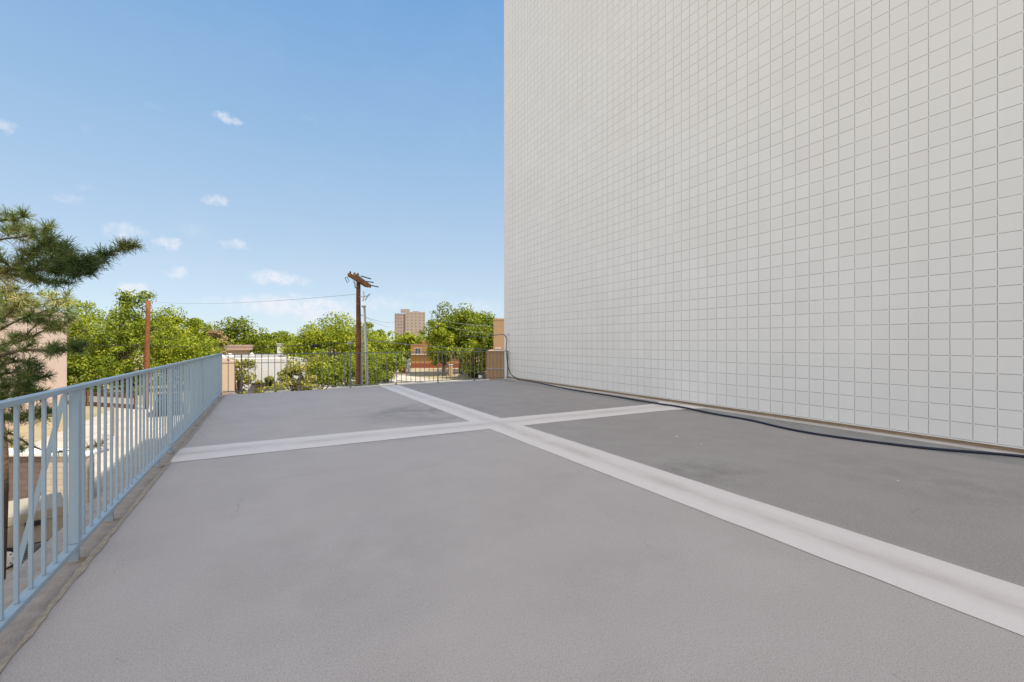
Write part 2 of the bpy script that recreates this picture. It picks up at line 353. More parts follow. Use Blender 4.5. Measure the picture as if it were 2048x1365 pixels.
M['arm_wood'] = mat('arm_wood', (.36,.19,.09), .8, (8,.9,(.20,.09,.04)), (30,.6,.01))
M['grey_metal'] = mat('galvanised_metal', (.45,.46,.45), .45, (12,.5,(.33,.33,.32)), metallic=.3)
M['black'] = mat('black_plastic', (.015,.015,.017), .4, (20,.4,(.03,.03,.03)))
M['pink'] = mat('pink_stucco', (.62,.47,.39), .9, (.8,.6,(.56,.42,.345)), (14,.4,.02))
M['ochre'] = mat('ochre_stucco', (.36,.235,.14), .9, (.8,.6,(.34,.195,.10)), (14,.4,.02))
M['ochre2'] = mat('ochre_stucco_light', (.44,.29,.17), .9, (.8,.6,(.42,.24,.115)), (14,.4,.02))
M['houseorange'] = mat('orange_stucco', (.36,.19,.075), .9, (.8,.5,(.30,.155,.06)), (14,.4,.02))
M['houserust'] = mat('rust_red_paint', (.27,.075,.03), .8, (2,.5,(.2,.05,.025)))
M['whitewall'] = mat('whitewash', (.50,.505,.51), .85, (.7,.6,(.44,.43,.42)), (12,.4,.02))
M['tanwall'] = mat('tan_stucco', (.48,.36,.26), .9, (.7,.6,(.40,.30,.22)), (12,.4,.02))
M['roofgrey'] = mat('roof_gravel', (.26,.24,.23), .9, (3,.8,(.36,.33,.31)), (12,.8,.03))
M['roofpink'] = mat('roof_brown', (.36,.25,.20), .9, (2,.7,(.28,.2,.17)))
M['glass'] = mat('window_glass', (.035,.04,.045), .12, (1,.5,(.07,.08,.09)), spec=.8)
M['frame'] = mat('window_frame', (.7,.68,.62), .6, (5,.3,(.6,.58,.53)))
M['trunk'] = mat('bark', (.12,.085,.06), .95, (5,.9,(.06,.042,.03)), (14,1,.04))
M['palebark'] = mat('pale_bark', (.30,.22,.16), .95, (5,.9,(.18,.13,.09)), (14,1,.04))
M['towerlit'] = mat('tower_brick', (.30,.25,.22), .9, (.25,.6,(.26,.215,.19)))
M['towershade'] = mat('tower_shaded_brick', (.29,.225,.21), .9, (.3,.8,(.22,.18,.175)))  # tower brick darkened, painting in the shade of the left face
M['trailer'] = mat('beige_trailer_paint', (.34,.30,.235), .6, (2,.5,(.29,.26,.20)), spec=.4)
M['darkcar'] = mat('dark_blue_car_paint', (.012,.018,.035), .25, (3,.4,(.02,.025,.04)), spec=.6)
M['rubber'] = mat('tyre_rubber', (.02,.02,.02), .85, (20,.5,(.035,.035,.035)))
M['hub'] = mat('white_wheel_paint', (.75,.75,.72), .4, (12,.4,(.6,.6,.58)))
M['asphalt'] = mat('asphalt', (.075,.07,.066), .9, (2,.8,(.11,.10,.095)), (50,.7,.01))

def blocks(name, c1, c2, mortar, bw, bh, axes='xz', ms=.012):
    m = bpy.data.materials.new(name); m.use_nodes = True; t = m.node_tree; b = t.nodes['Principled BSDF']
    b.inputs['Roughness'].default_value = .9
    g = N(t, 'ShaderNodeTexCoord'); s = N(t, 'ShaderNodeSeparateXYZ'); L(t, g.outputs['Object'], s.inputs[0])
    cb = N(t, 'ShaderNodeCombineXYZ'); L(t, s.outputs['xyz'.index(axes[0])], cb.inputs[0]); L(t, s.outputs['xyz'.index(axes[1])], cb.inputs[1])
    br = N(t, 'ShaderNodeTexBrick'); br.inputs['Scale'].default_value = 1; br.inputs['Brick Width'].default_value = bw
    br.inputs['Row Height'].default_value = bh; br.inputs['Mortar Size'].default_value = ms
    br.inputs['Color1'].default_value = (*c1, 1); br.inputs['Color2'].default_value = (*c2, 1); br.inputs['Mortar'].default_value = (*mortar, 1)
    L(t, cb.outputs[0], br.inputs['Vector'])
    n = N(t, 'ShaderNodeTexNoise', i_Scale=2.0, i_Detail=6.0, i_Roughness=.7); L(t, g.outputs['Object'], n.inputs['Vector'])
    L(t, MIX(t, RAMP(t, n.outputs[0], [(.35, 0.0), (.7, .5)]), br.outputs[0], tuple(.7*a for a in c2)), b.inputs['Base Color'])
    return m
M['creamblock'] = blocks('cream_block', (.56,.50,.42), (.52,.46,.38), (.36,.31,.25), .4, .2)
M['shadeblock'] = blocks('shaded_cream_block', (.19,.14,.125), (.15,.115,.105), (.11,.08,.07), .4, .2)  # cream block with its shadow put into the colour

def paving_material():
    m = bpy.data.materials.new('pale_paving'); m.use_nodes = True; t = m.node_tree; b = t.nodes['Principled BSDF']
    b.inputs['Roughness'].default_value = .9
    g = N(t, 'ShaderNodeTexCoord'); s = N(t, 'ShaderNodeSeparateXYZ'); L(t, g.outputs['Object'], s.inputs[0])
    br = N(t, 'ShaderNodeTexBrick'); br.inputs['Scale'].default_value = 1; br.inputs['Brick Width'].default_value = 3.0; br.offset = 0
    br.inputs['Row Height'].default_value = 3.0; br.inputs['Mortar Size'].default_value = .02
    br.inputs['Color1'].default_value = (.52,.46,.38, 1); br.inputs['Color2'].default_value = (.46,.41,.34, 1); br.inputs['Mortar'].default_value = (.2,.17,.14, 1)
    L(t, g.outputs['Object'], br.inputs['Vector'])
    n = N(t, 'ShaderNodeTexNoise', i_Scale=.7, i_Detail=7.0, i_Roughness=.7); L(t, g.outputs['Object'], n.inputs['Vector'])
    n2 = N(t, 'ShaderNodeTexNoise', i_Scale=14.0, i_Detail=4.0); L(t, g.outputs['Object'], n2.inputs['Vector'])
    c = MIX(t, RAMP(t, n.outputs[0], [(.42, 0.0), (.72, .7)]), br.outputs[0], (.30,.24,.20))
    c = MIX(t, RAMP(t, n2.outputs[0], [(.5, 0.0), (.75, .3)]), c, (.25,.2,.17))
    L(t, c, b.inputs['Base Color']); return m
M['paving'] = paving_material()
def dirt_material():
    m = bpy.data.materials.new('dry_ground'); m.use_nodes = True; t = m.node_tree; b = t.nodes['Principled BSDF']
    b.inputs['Roughness'].default_value = .95
    g = N(t, 'ShaderNodeTexCoord')
    n = N(t, 'ShaderNodeTexNoise', i_Scale=.12, i_Detail=8.0, i_Roughness=.65); L(t, g.outputs['Object'], n.inputs['Vector'])
    n2 = N(t, 'ShaderNodeTexNoise', i_Scale=2.0, i_Detail=6.0, i_Roughness=.7); L(t, g.outputs['Object'], n2.inputs['Vector'])
    c = RAMP(t, n.outputs[0], [(.35, (.40,.31,.20)), (.52, (.33,.28,.16)), (.68, (.18,.19,.07))])
    c = MIX(t, RAMP(t, n2.outputs[0], [(.4, 0.0), (.7, .6)]), c, (.22,.15,.09))
    L(t, c, b.inputs['Base Color']); return m
M['dirt'] = dirt_material()
M['leafy'] = leafmat('yellow_green_leaves', (.075,.12,.010), (.27,.325,.018), (.47,.48,.05), .33)
M['leafd'] = leafmat('mid_green_leaves', (.05,.09,.008), (.19,.245,.016), (.38,.40,.04), .33)
M['leafdry'] = leafmat('dry_leaves', (.20,.14,.07), (.34,.25,.13), (.45,.35,.2), .25)
M['leafpale'] = leafmat('pale_leaves', (.10,.13,.02), (.30,.29,.05), (.52,.46,.17), .3)
M['needle'] = leafmat('pine_needles', (.03,.085,.03), (.19,.225,.075), (.68,.60,.30), .30)
M['cone'] = M['trunk']
M['dimglass'] = mat('dim_window_glass', (.13,.095,.09), .5, (.5,.9,(.24,.17,.14)))

# ------------------------------------------------------------------ setting: ground, paving, street
g = MB().add([(-2500,-2500,GZ-.02),(2500,-2500,GZ-.02),(2500,2500,GZ-.02),(-2500,2500,GZ-.02)], [(0,1,2,3)]).build('ground', M['dirt']); tag(g, kind='structure')
p = MB().add([(-11,-30,GZ),(8,-30,GZ),(8,26,GZ),(4,36,GZ),(-11,50,GZ)], [(0,1,2,3,4)]).build('parking_paving', M['paving']); tag(p, kind='structure')
# pale street running off to the right beyond the far railing
def strip_poly(name, pts, z, m):
    o = MB().add([(q.x, q.y, z) for q in pts], [tuple(range(len(pts)))]).build(name, m); return tag(o, kind='structure')
strip_poly('street', [at(640,24), at(1100,28), at(1100,66), at(880,64), at(800,75), at(640,60)], GZ+.006, M['paving'])
strip_poly('far_street', [at(430,70), at(620,70), at(620,95), at(380,95)], GZ+.006, M['paving'])
kb = MB()
for a, b_ in [((795,62),(872,58)), ((872,58),(905,54)), ((905,54),(1010,54))]:
    A = at(*a); B = at(*b_); kb.bar((A.x,A.y,GZ+.07), (B.x,B.y,GZ+.07), .25, .16)
kerb = kb.build('kerb', M['whitewall']); tag(kerb, kind='structure')

# ------------------------------------------------------------------ deck
Y_L, Y_R = 14.1, 14.98          # far edge of the deck, left and right
def yfar(x): return Y_L+(Y_R-Y_L)*(x+1.08)/(XW+1.08)
ys0 = -10
def cz(x): return 0 if x < 7.5 else .022*min(1, (x-7.5)/.5)
d = MB()
d.add([(-1.0,ys0,0),(7.5,ys0,0),(7.5,yfar(7.5),0),(-1.0,yfar(-1),0),(-1.0,ys0,-.3),(7.5,ys0,-.3),(7.5,yfar(7.5),-.3),(-1.0,yfar(-1),-.3)],
      [(0,1,2,3),(4,7,6,5),(0,4,5,1),(1,5,6,2),(2,6,7,3),(3,7,4,0)])
deck = d.build('deck', M['deck']); tag(deck, kind='structure')
c = MB(); c.add([(7.5,ys0,0),(8.0,ys0,.022),(8.0,yfar(8.0),.022),(7.5,yfar(7.5),0),(7.5,ys0,-.3),(8.0,ys0,-.3),(8.0,yfar(8),-.3),(7.5,yfar(7.5),-.3)],
      [(0,1,2,3),(4,7,6,5),(0,4,5,1),(1,5,6,2),(2,6,7,3),(3,7,4,0)])
tag(c.build('deck_upturn', M['cant']), kind='structure')
c = MB(); c.add([(8.0,ys0,.022),(XW+.05,ys0,.034),(XW+.05,yfar(XW),.034),(8.0,yfar(8.0),.022),(8.0,ys0,-.3),(XW+.05,ys0,-.3),(XW+.05,yfar(XW),-.3),(8.0,yfar(8.0),-.3)],
      [(0,1,2,3),(4,7,6,5),(0,4,5,1),(1,5,6,2),(2,6,7,3),(3,7,4,0)])
tag(c.build('wall_flashing', M['flash']), kind='structure')
# raw concrete margin under the left railing
rnd = random.Random(5)
e = MB(); e.box(-1.37,-1.0,ys0,Y_L-.06,-.3,-.012)
tag(e.build('deck_margin', M['edge']), kind='structure')
# broken seam line between coating and margin
sm = MB(); n = 160; top = []; 
for i in range(n+1):
    y = 1.0+(Y_L-1.1)*i/n
    w1 = .006*math.sin(i*.31)+rnd.uniform(-.006,.006); w2 = rnd.uniform(-.007,.007)
    top.append((-1.022+w1, y, .002+rnd.uniform(0,.004))); top.append((-.988+w2, y, .006))
fs = [(2*i, 2*i+1, 2*i+3, 2*i+2) for i in range(n)]
sm.add(top, fs); tag(sm.build('seam_line', M['seam']), kind='structure')
# front fascia of the storey under the deck
fa = MB(); fa.box(-1.33,8.1,ys0,Y_L-.1,GZ,-.3)
tag(fa.build('storey_below_deck', M['tanwall']), kind='structure')
# pale edge curb beyond the far railing
cu = MB(); 
def ff(x, off=0): return (x, yfar(x)+off)
def farbox(mb, x0, x1, o0, o1, z0, z1):
    mb.add([(x0,yfar(x0)+o0,z0),(x1,yfar(x1)+o0,z0),(x1,yfar(x1)+o1,z0),(x0,yfar(x0)+o1,z0),(x0,yfar(x0)+o0,z1),(x1,yfar(x1)+o0,z1),(x1,yfar(x1)+o1,z1),(x0,yfar(x0)+o1,z1)],
           [(0,3,2,1),(4,5,6,7),(0,1,5,4),(1,2,6,5),(2,3,7,6),(3,0,4,7)])
farbox(cu, 1.6, 7.3, .004, .16, -.3, .03)
tag(cu.build('edge_curb', M['white']), kind='structure')

# --- the two white joint strips, one crossing sheet
xs = [3.15,3.20,3.30,3.40,3.44,3.465,3.49,3.53,3.63,3.73,3.78]; ysx = [6.43,6.49,6.60,6.74,6.80,6.835,6.87,6.93,7.07,7.18,7.24]
def prof(v, a):
    c_ = a[5]; t_ = abs(v-c_)
    if v < a[0]-1e-6 or v > a[-1]+1e-6: return None
    w = (a[-1]-a[0])/2
    return .004+.007*(1-(t_/w)**2) - .004*max(0, 1-t_/.08)
XE = 8.1
gx = sorted(set([-1.0]+[-1+i*.2 for i in range(1,21)]+xs+[3.9+.2*i for i in range(17)]+[7.3,7.42,7.5,7.6,7.7,7.8,7.9,8.0,XE]))
gx = [x for x in gx if x <= XE]
gy = sorted(set([ys0+.05]+[-9+i*.25 for i in range(62) if -9+i*.25 < 6.3]+ysx+[7.4+.25*i for i in range(28)]+[15.2]))
sb = MB(); idx = {}
def flare(x, y):
    if x > 7.1 and 6.4 < y < 7.26:
        t_ = min(1, (x-7.1)/.9); return y+(y-6.95)*.45*t_*t_-.06*t_*t_
    return y
def vid(x, y):
    if (x, y) in idx: return idx[(x, y)]
    a, b_ = prof(x, xs), prof(y, ysx); z = max(q for q in (a, b_) if q is not None)
    Y = flare(x, min(y, yfar(x)-.01)); idx[(x, y)] = len(sb.v); ed = .0055
    jx = rnd.uniform(-ed,ed) if (x in (3.15,3.78) and not 6.43 <= y <= 7.24) else 0; jy = rnd.uniform(-ed,ed) if (y in (6.43,7.24) and not 3.15 <= x <= 3.78) else 0
    sb.v.append((x+jx, Y+jy, z+cz(x)+rnd.uniform(-.0006,.0006))); return idx[(x, y)]
for i in range(len(gx)-1):
    for j in range(len(gy)-1):
        mx, my = (gx[i]+gx[i+1])/2, (gy[j]+gy[j+1])/2
        inx = 3.15 < mx < 3.78 and my < yfar(mx)+.3; iny = 6.43 < my < 7.24
        if (inx or iny) and gy[j] < yfar(gx[i])-.02:
            sb.f.append((vid(gx[i],gy[j]), vid(gx[i+1],gy[j]), vid(gx[i+1],gy[j+1]), vid(gx[i],gy[j+1])))
tag(sb.build('joint_strips', M['strip'], smooth=True), kind='structure')

# ------------------------------------------------------------------ the big block building
HB = 24.0
bl = empty('block_building', (0,0,0), 'tall windowless white scored block wall of the building along the right of the deck', 'building')
MB().box(XW,40,-24,YC-.34,.10,HB).build('wall', M['block'], bl)
MB().box(XW,40,YC-.337,YC,GZ,HB).build('corner_trim', M['trim'], bl)
MB().box(XW+.055,39.9,-23.9,YC-.34,-.35,.097).build('base_recess', M['tan'], bl)
MB().box(XW-.006,XW+.05,-24,YC-.35,.088,.099).build('drip_edge', M['trim'], bl)
MB().box(XW+.05,39.9,-23.9,YC-.35,GZ,-.355).build('lower_wall', M['tanwall'], bl)
MB().box(XW-.05,40.1,-24.1,YC+.05,HB+.003,HB+.25).build('parapet', M['trim'], bl)

# ------------------------------------------------------------------ left railing
XR = -1.09
lr = empty('metal_railing', (XR,0,0), 'blue-grey painted metal railing along the left edge of the deck, running away from the camera', 'railing')
def tb(x0,x1,y0,y1,z0,z1): return MB().box(x0,x1,y0,y1,z0,z1)
tb(-.025,.028,-1.0,Y_L+.03,1.095,1.125).build('top_rail', M['rail'], lr, bevel=.004)
tb(-.025,.028,-1.0,Y_L,.075,.105).build('bottom_rail', M['rail'], lr, bevel=.003)
posts_l = [.68, 3.87, 7.06, 10.1, 13.2]
for y in posts_l: tb(-.024,.026,y-.025,y+.025,.106,1.094).build('post', M['rail'], lr, bevel=.003)
tb(-.024,.026,Y_L-.02,Y_L+.03,-.0,1.094).build('post', M['rail'], lr, bevel=.003)
pm = tb(-.0085,.0085,-.0085,.0085,.106,1.094)
first = None; y = -.2+.02
ys = []
for a, b_ in zip([-1.0]+posts_l, posts_l+[Y_L]):
    k = max(1, round((b_-a)/.155)); ys += [a+(b_-a)*i/k for i in range(1, k)]
for y in ys:
    if first is None: first = pm.build('picket', M['rail'], lr, bevel=.0015); o = first
    else: o = first.copy(); scene.collection.objects.link(o); o.parent = lr
    o.location = (rnd.uniform(-.001,.001), y, 0)
    o.rotation_euler = (rnd.uniform(-.003,.003), rnd.uniform(-.003,.003), rnd.uniform(-.06,.06))
for y in [.68, 3.87, 4.6, 6.33, 7.06, 9.2, 10.1, 12.0, 13.2]:
    f_ = tb(-.02,.02,y-.02,y+.02,-.012,.074).build('rail_foot', M['rail'], lr)
    q = MB(); nn = 14
    vs = [(.012+ .06*math.cos(2*math.pi*k/nn)*rnd.uniform(.7,1.25), y+.05*math.sin(2*math.pi*k/nn)*rnd.uniform(.5,1.3), -.0115) for k in range(nn)]
    q.add(vs+[(.01,y,-.004)], [(k, (k+1)%nn, nn) for k in range(nn)]).build('rust_patch', M['rust'], lr)
for y in (3.80, 10.03):
    MB().bar((-.03, y, 1.07), (-.245, y-.01, -.012), .008, .026).build('brace', M['rail'], lr)

# ------------------------------------------------------------------ far railing
fr = empty('metal_railing', (-1.08, Y_L, 0), 'thin weathered grey-green metal railing across the far end of the deck', 'railing')
fl_len = XW-.03+1.08; ang = math.atan2(Y_R-Y_L, XW+1.08); fr.rotation_euler = (0,0,ang); fl_len /= math.cos(ang)
tb(.04,fl_len,-.017,.017,1.072,1.096).build('top_rail', M['rail2'], fr, bevel=.003)
tb(.04,fl_len,-.014,.014,.07,.092).build('bottom_rail', M['rail2'], fr, bevel=.003)
fposts = [.46, 3.34, 6.30, fl_len-.02]
for x in fposts: tb(x-.018,x+.018,-.018,.018,.0,1.071).build('post', M['rail2'], fr, bevel=.002)
for x in (1.9, 4.8, 7.75): tb(x-.018,x+.018,-.018,.018,-.0,.069).build('rail_foot', M['rail2'], fr)
xs_ = []
for a, b_ in zip([0]+fposts, fposts):
    k = max(1, round((b_-a)/.16)); xs_ += [a+(b_-a)*i/k for i in range(1, k)]
first = None
for x in xs_:
    if first is None: o = first = MB().box(-.0075,.0075,-.0075,.0075,.093,1.071).build('picket', M['rail2'], fr)
    else: o = first.copy(); scene.collection.objects.link(o); o.parent = fr
    o.location = (x, 0, 0); o.rotation_euler = (rnd.uniform(-.004,.004), rnd.uniform(-.006,.006), 0)
# white mortar pads left at the slab edge
pad_lab = ['small white mortar pad nearest the left corner of the far railing', 'second white mortar pad from the left corner of the far railing',
  'long white mortar pad below the low white building', 'small white mortar pad left of the wooden utility pole', 'white mortar pad just left of the wooden utility pole', 'white mortar pad at the foot of the wooden utility pole']
for (x, w), lb in zip([(-.82,.13), (.05,.14), (.42,.2), (1.25,.09), (1.42,.06), (1.5,.05)][:4], pad_lab):
    q = MB(); vs = []
    for k in range(10):
        a = 2*math.pi*k/10; vs.append((x+math.cos(a)*w*rnd.uniform(.85,1.1), yfar(x)+.05+math.sin(a)*.05*rnd.uniform(.8,1.1), -.02))
    vs2 = [(x+(v[0]-x)*.85, yfar(x)+.05+(v[1]-yfar(x)-.05)*.8, .035) for v in vs]
    q.add(vs+vs2, [tuple(range(10,20))]+[(k,(k+1)%10,10+(k+1)%10,10+k) for k in range(10)])
    tag(q.build('mortar_pad', M['white']), lb, 'mortar pad', 'white mortar pads along the far edge of the deck')

# ------------------------------------------------------------------ cable along the wall
def smooth_path(pts, n=6):
    out = []
    P = [pts[0]]+list(pts)+[pts[-1]]
    for i in range(1, len(P)-2):
        for k in range(n):
            t_ = k/n; a, b_, c_, d_ = P[i-1], P[i], P[i+1], P[i+2]
            out.append(.5*((2*b_)+(c_-a)*t_+(2*a-5*b_+4*c_-d_)*t_*t_+(3*b_-a-3*c_+d_)*t_**3))
    out.append(P[-2]); return out
gp = [(1047,761),(1060,764),(1087,769.6),(1144.6,781),(1226.7,793.8),(1304.6,808),(1360,816.4),(1430,829),(1500,841),(1569,857),(1646,870.8),(1761.5,886.5),(1877,900),(2048,917),(2300,942)]
cp = []
for px, py in gp:
    q = onz(px, py, .014)
    q.x = min(q.x, 8.06); q.z = .014+cz(q.x)+(.018 if (3.1<q.x<3.8 or 6.4<q.y<7.3) else .002); cp.append(q)
up = [at3(1006.5,669.5,17.6), at3(1010,671,17.3), at3(1013,677,17.05), at3(1013.5,686,17.0), at3(1012.3,700,16.95), at3(1013.5,715,16.9), at3(1016,733,16.85), at3(1022,749,16.6), at3(1032,756.5,16.4)]
for q in up: q.x = min(q.x, XW-.025)
up[0] = Vector((XW-.03, 15.40, up[0].z))
path = smooth_path(up+cp, 6)
rs_ = [.0125+.006*min(1, i/90) for i in range(len(path))]
tag(MB().tube(path, rs_, 8).build('cable', M['cable'], smooth=True), 'blue-black cable hanging down the wall corner and lying along the white wall foot', 'cable')
hk = MB(); q = Vector((XW, 15.0, zat(668.5,17.1))); hk.tube([q, q+Vector((-.07,0,0)), q+Vector((-.085,0,.03))], .008, 6).tube([q+Vector((0,0,-.01)), q+Vector((-.012,0,-.01))], .03, 8)
tag(hk.build('cable_hook', M['grey_metal']), 'small metal cable hook screwed to the white wall near its far corner', 'hook')

# ------------------------------------------------------------------ trees
def leaf_mesh(name, pts, nrm, size, material, parent, rs, aspect=.6, tris=False):
    n = len(pts); size = np.asarray(size).reshape(-1,1)
    a = rs.normal(size=(n,3)); u = np.cross(nrm, a); u /= np.linalg.norm(u, axis=1, keepdims=True)+1e-9
    w = np.cross(nrm, u); w /= np.linalg.norm(w, axis=1, keepdims=True)+1e-9
    u = u*size; w = w*size*aspect
    v = np.stack([pts-u, pts+w*.9, pts+u, pts-w*.9], 1).reshape(-1,3)
    me = bpy.data.meshes.new(name); me.vertices.add(4*n); me.vertices.foreach_set('co', v.astype(np.float32).ravel())
    me.loops.add(4*n); me.loops.foreach_set('vertex_index', np.arange(4*n, dtype=np.int32))
    me.polygons.add(n); me.polygons.foreach_set('loop_start', np.arange(n, dtype=np.int32)*4); me.polygons.foreach_set('loop_total', np.full(n, 4, dtype=np.int32))
    me.update(calc_edges=True); me.materials.append(material)
    o = bpy.data.objects.new(name, me); scene.collection.objects.link(o); o.parent = parent; return o
def crown(rs, h, rx, ry, base, nl, leaf, lobes=46, sparse=0.0, flat=.55):
    """lobes through an uneven ellipsoid between z = base and z = h"""
    cz_ = (base+h)/2; rz = (h-base)/2; C = []
    while len(C) < lobes:
        p_ = rs.uniform(-1, 1, 3); r_ = np.linalg.norm(p_)
        if r_ > 1 or r_ < .45: continue
        wob = .90+.16*math.sin(3*math.atan2(p_[1], p_[0])+rs.uniform(0,.8))
        p_ = p_*min(1.06, wob)
        taper = 1-.35*max(0, -p_[2])
        C.append((p_[0]*rx*.84*taper, p_[1]*ry*.84*taper, cz_+p_[2]*rz*.86))
    C = np.array(C); R_ = rs.uniform(.15,.30,len(C))*min(rx, rz*1.1)
    k = rs.integers(0, len(C), nl); dr = rs.normal(size=(nl,3)); dr /= np.linalg.norm(dr, axis=1, keepdims=True)
    rad = R_[k]*(rs.uniform(0,1,nl)**.28)*(1+sparse*rs.uniform(0,1,nl)**2)
    P_ = C[k]+dr*rad[:,None]*np.array([1.15,1.15,flat+.2])
    N_ = dr*.7+rs.normal(size=(nl,3))*.55+np.array([0,0,.35]); N_ /= np.linalg.norm(N_, axis=1, keepdims=True)
    lo = np.percentile(P_, .15, axis=0); hi = np.percentile(P_, 99.85, axis=0); want_lo = np.array([-rx,-ry,base]); want_hi = np.array([rx,ry,h])
    sc_ = (want_hi-want_lo)/(hi-lo); P_ = (P_-lo)*sc_+want_lo; C = (C-lo)*sc_+want_lo
    return P_, N_, leaf*rs.uniform(.6,1.35,nl), C
def tree(name, px, dist, topy, wpx, label, cat='tree', leafm='leafy', nl=7000, leaf=None, basefrac=.22, seed=0, lobes=46, group=None, sparse=.0, bark='trunk', depth=.8, pos=None, boty=None):
    rs = np.random.default_rng(seed+11); p_ = at(px, dist) if pos is None else Vector(pos)
    h = zat(topy, dist)-GZ; rx = wpx/2/FP*dist
    t = empty(name, p_, label, cat, group)
    base = h*basefrac if boty is None else max(.1, zat(boty, dist)-GZ)
    leaf = leaf or max(.05, dist*.0026)
    P_, N_, S_, C = crown(rs, h, rx, rx*depth, base, nl, leaf, lobes, sparse)
    P_[:,2] = np.maximum(P_[:,2], .05)
    leaf_mesh('crown', P_, N_, S_, M[leafm], t, rs)
    mb = MB(); r0 = .028*h+.03
    fork = Vector((rs.uniform(-.2,.2), rs.uniform(-.2,.2), max(.3, base*1.05)))
    mb.tube([(0,0,-.05), fork*.5+Vector((rs.uniform(-.05,.05)*h*.3,0,0)), fork], [r0*1.25, r0, r0*.85], 8)
    for c_ in C[::max(1, len(C)//14)]:
        c_ = Vector(c_); mid = fork.lerp(c_, .5)+Vector(rs.normal(size=3)*.06*h*.5)
        mb.tube([fork, mid, c_], [r0*.5, r0*.3, r0*.1], 5, cap=False)
    mb.build('trunk', M[bark], t)
    return t
TG = 'trees in the row beyond the left railing'
tree('tree', 25, 66, 566, 230, 'bright yellow-green tree above the roof of the pale pink building, behind the pine', seed=1, nl=11000, group=TG)
tree('tree', 178, 48, 607, 150, 'broad yellow-green tree just right of the pale pink building', seed=2, nl=14000, basefrac=.02, lobes=80, group=TG)
tree('tree', 266, 60, 580, 80, 'tall wispy tree whose open top rises highest, left of the orange-brown pole', leafm='leafd', seed=3, nl=5000, sparse=.9, basefrac=.3, lobes=40, group=TG)
tree('tree', 250, 45, 618, 115, 'dense tree standing directly behind the foot of the orange-brown pole', seed=4, nl=13000, basefrac=.02, lobes=80, leafm='leafd', group=TG)
tree('tree', 345, 57, 615, 130, 'yellow-green tree right of the orange-brown pole', seed=5, nl=12000, basefrac=.05, lobes=70, group=TG)
tree('tree', 402, 72, 638, 70, 'small rounded tree behind the dry tan tree', leafm='leafd', seed=6, nl=6000, group=TG)
tree('bush', 165, 40, 700, 120, 'low dark bush at the foot of the trees right of the pink building', 'bush', seed=7, nl=10000, leafm='leafd', basefrac=.0, lobes=60)
tree('bush', 375, 50, 672, 130, 'low spreading yellow bush just above the end of the left railing', 'bush', seed=8, nl=10000, basefrac=.02, lobes=60)
tree('tree', 432, 64, 660, 48, 'dry tan-leaved tree between the green trees above the left railing corner', leafm='leafdry', seed=9, nl=6000, basefrac=.1, lobes=36)
tree('tree', 488, 78, 636, 112, 'pointed mid-green tree behind the low white building', leafm='leafd', seed=10, nl=10000, basefrac=.08, lobes=60)
tree('tree', 562, 98, 664, 62, 'small dark tree in the gap left of the big round tree', leafm='leafd', seed=12, nl=4500, basefrac=.1)
tree('tree', 672, 42, 631, 190, 'big round bright green tree behind the wooden utility pole', seed=13, nl=26000, basefrac=.18, lobes=150, depth=1)
tree('bush', 625, 36, 700, 120, 'leafy bush hanging below the big round tree, left of the utility pole', 'bush', seed=14, nl=9000, basefrac=.1, lobes=50, leafm='leafy')
tree('bush', 712, 34, 705, 130, 'dark leafy bush at the foot of the wooden utility pole', 'bush', seed=24, nl=9000, basefrac=.02, lobes=50, leafm='leafd')
tree('tree', 752, 55, 646, 72, 'slender yellow-green tree just right of the grey metal pole', seed=15, nl=8000, basefrac=.05)
tree('bush', 772, 60, 690, 80, 'low rounded bush beside the pale street', 'bush', seed=16, nl=6000, basefrac=.05, leafm='leafd')
tree('tree', 815, 130, 664, 60, 'low distant tree in front of the apartment tower, on its left', seed=17, nl=3500, basefrac=.05)
tree('tree', 858, 125, 662, 60, 'low distant tree in front of the apartment tower, on its right', seed=18, nl=3500, basefrac=.05, leafm='leafd')
tree('tree', 922, 77, 608, 138, 'tallest big tree right of the orange house', seed=19, nl=17000, basefrac=.2, lobes=120, leafm='leafd')
tree('tree', 966, 86, 624, 84, 'round tree between the tallest big tree and the ochre building', seed=20, nl=8000, basefrac=.15, lobes=90, leafm='leafd')
tree('tree', 888, 72, 641, 66, 'lower left tree leaning on the tallest big tree near the orange house', seed=21, nl=7000, basefrac=.2)
tree('bush', 955, 68, 682, 80, 'low bush beside the ochre building at the far right of the railing', 'bush', seed=22, nl=5000, basefrac=.02)
tree('shrub', 476, 27, 718, 66, 'tall pale shrub in front of the tan wall beyond the far railing corner', 'shrub', seed=31, nl=2600, leaf=.085, basefrac=.02, lobes=30, leafm='leafpale', boty=800, sparse=.4, bark='palebark')
tree('shrub', 545, 28, 752, 64, 'low round shrub under the dark canopy of the white building', 'shrub', seed=32, nl=2200, leaf=.085, basefrac=.02, lobes=26, leafm='leafpale', boty=800)
tree('shrub', 600, 30, 712, 80, 'loose shrub at the right end of the white building', 'shrub', seed=33, nl=2600, leaf=.09, basefrac=.02, lobes=30, leafm='leafpale', boty=800, sparse=.4)
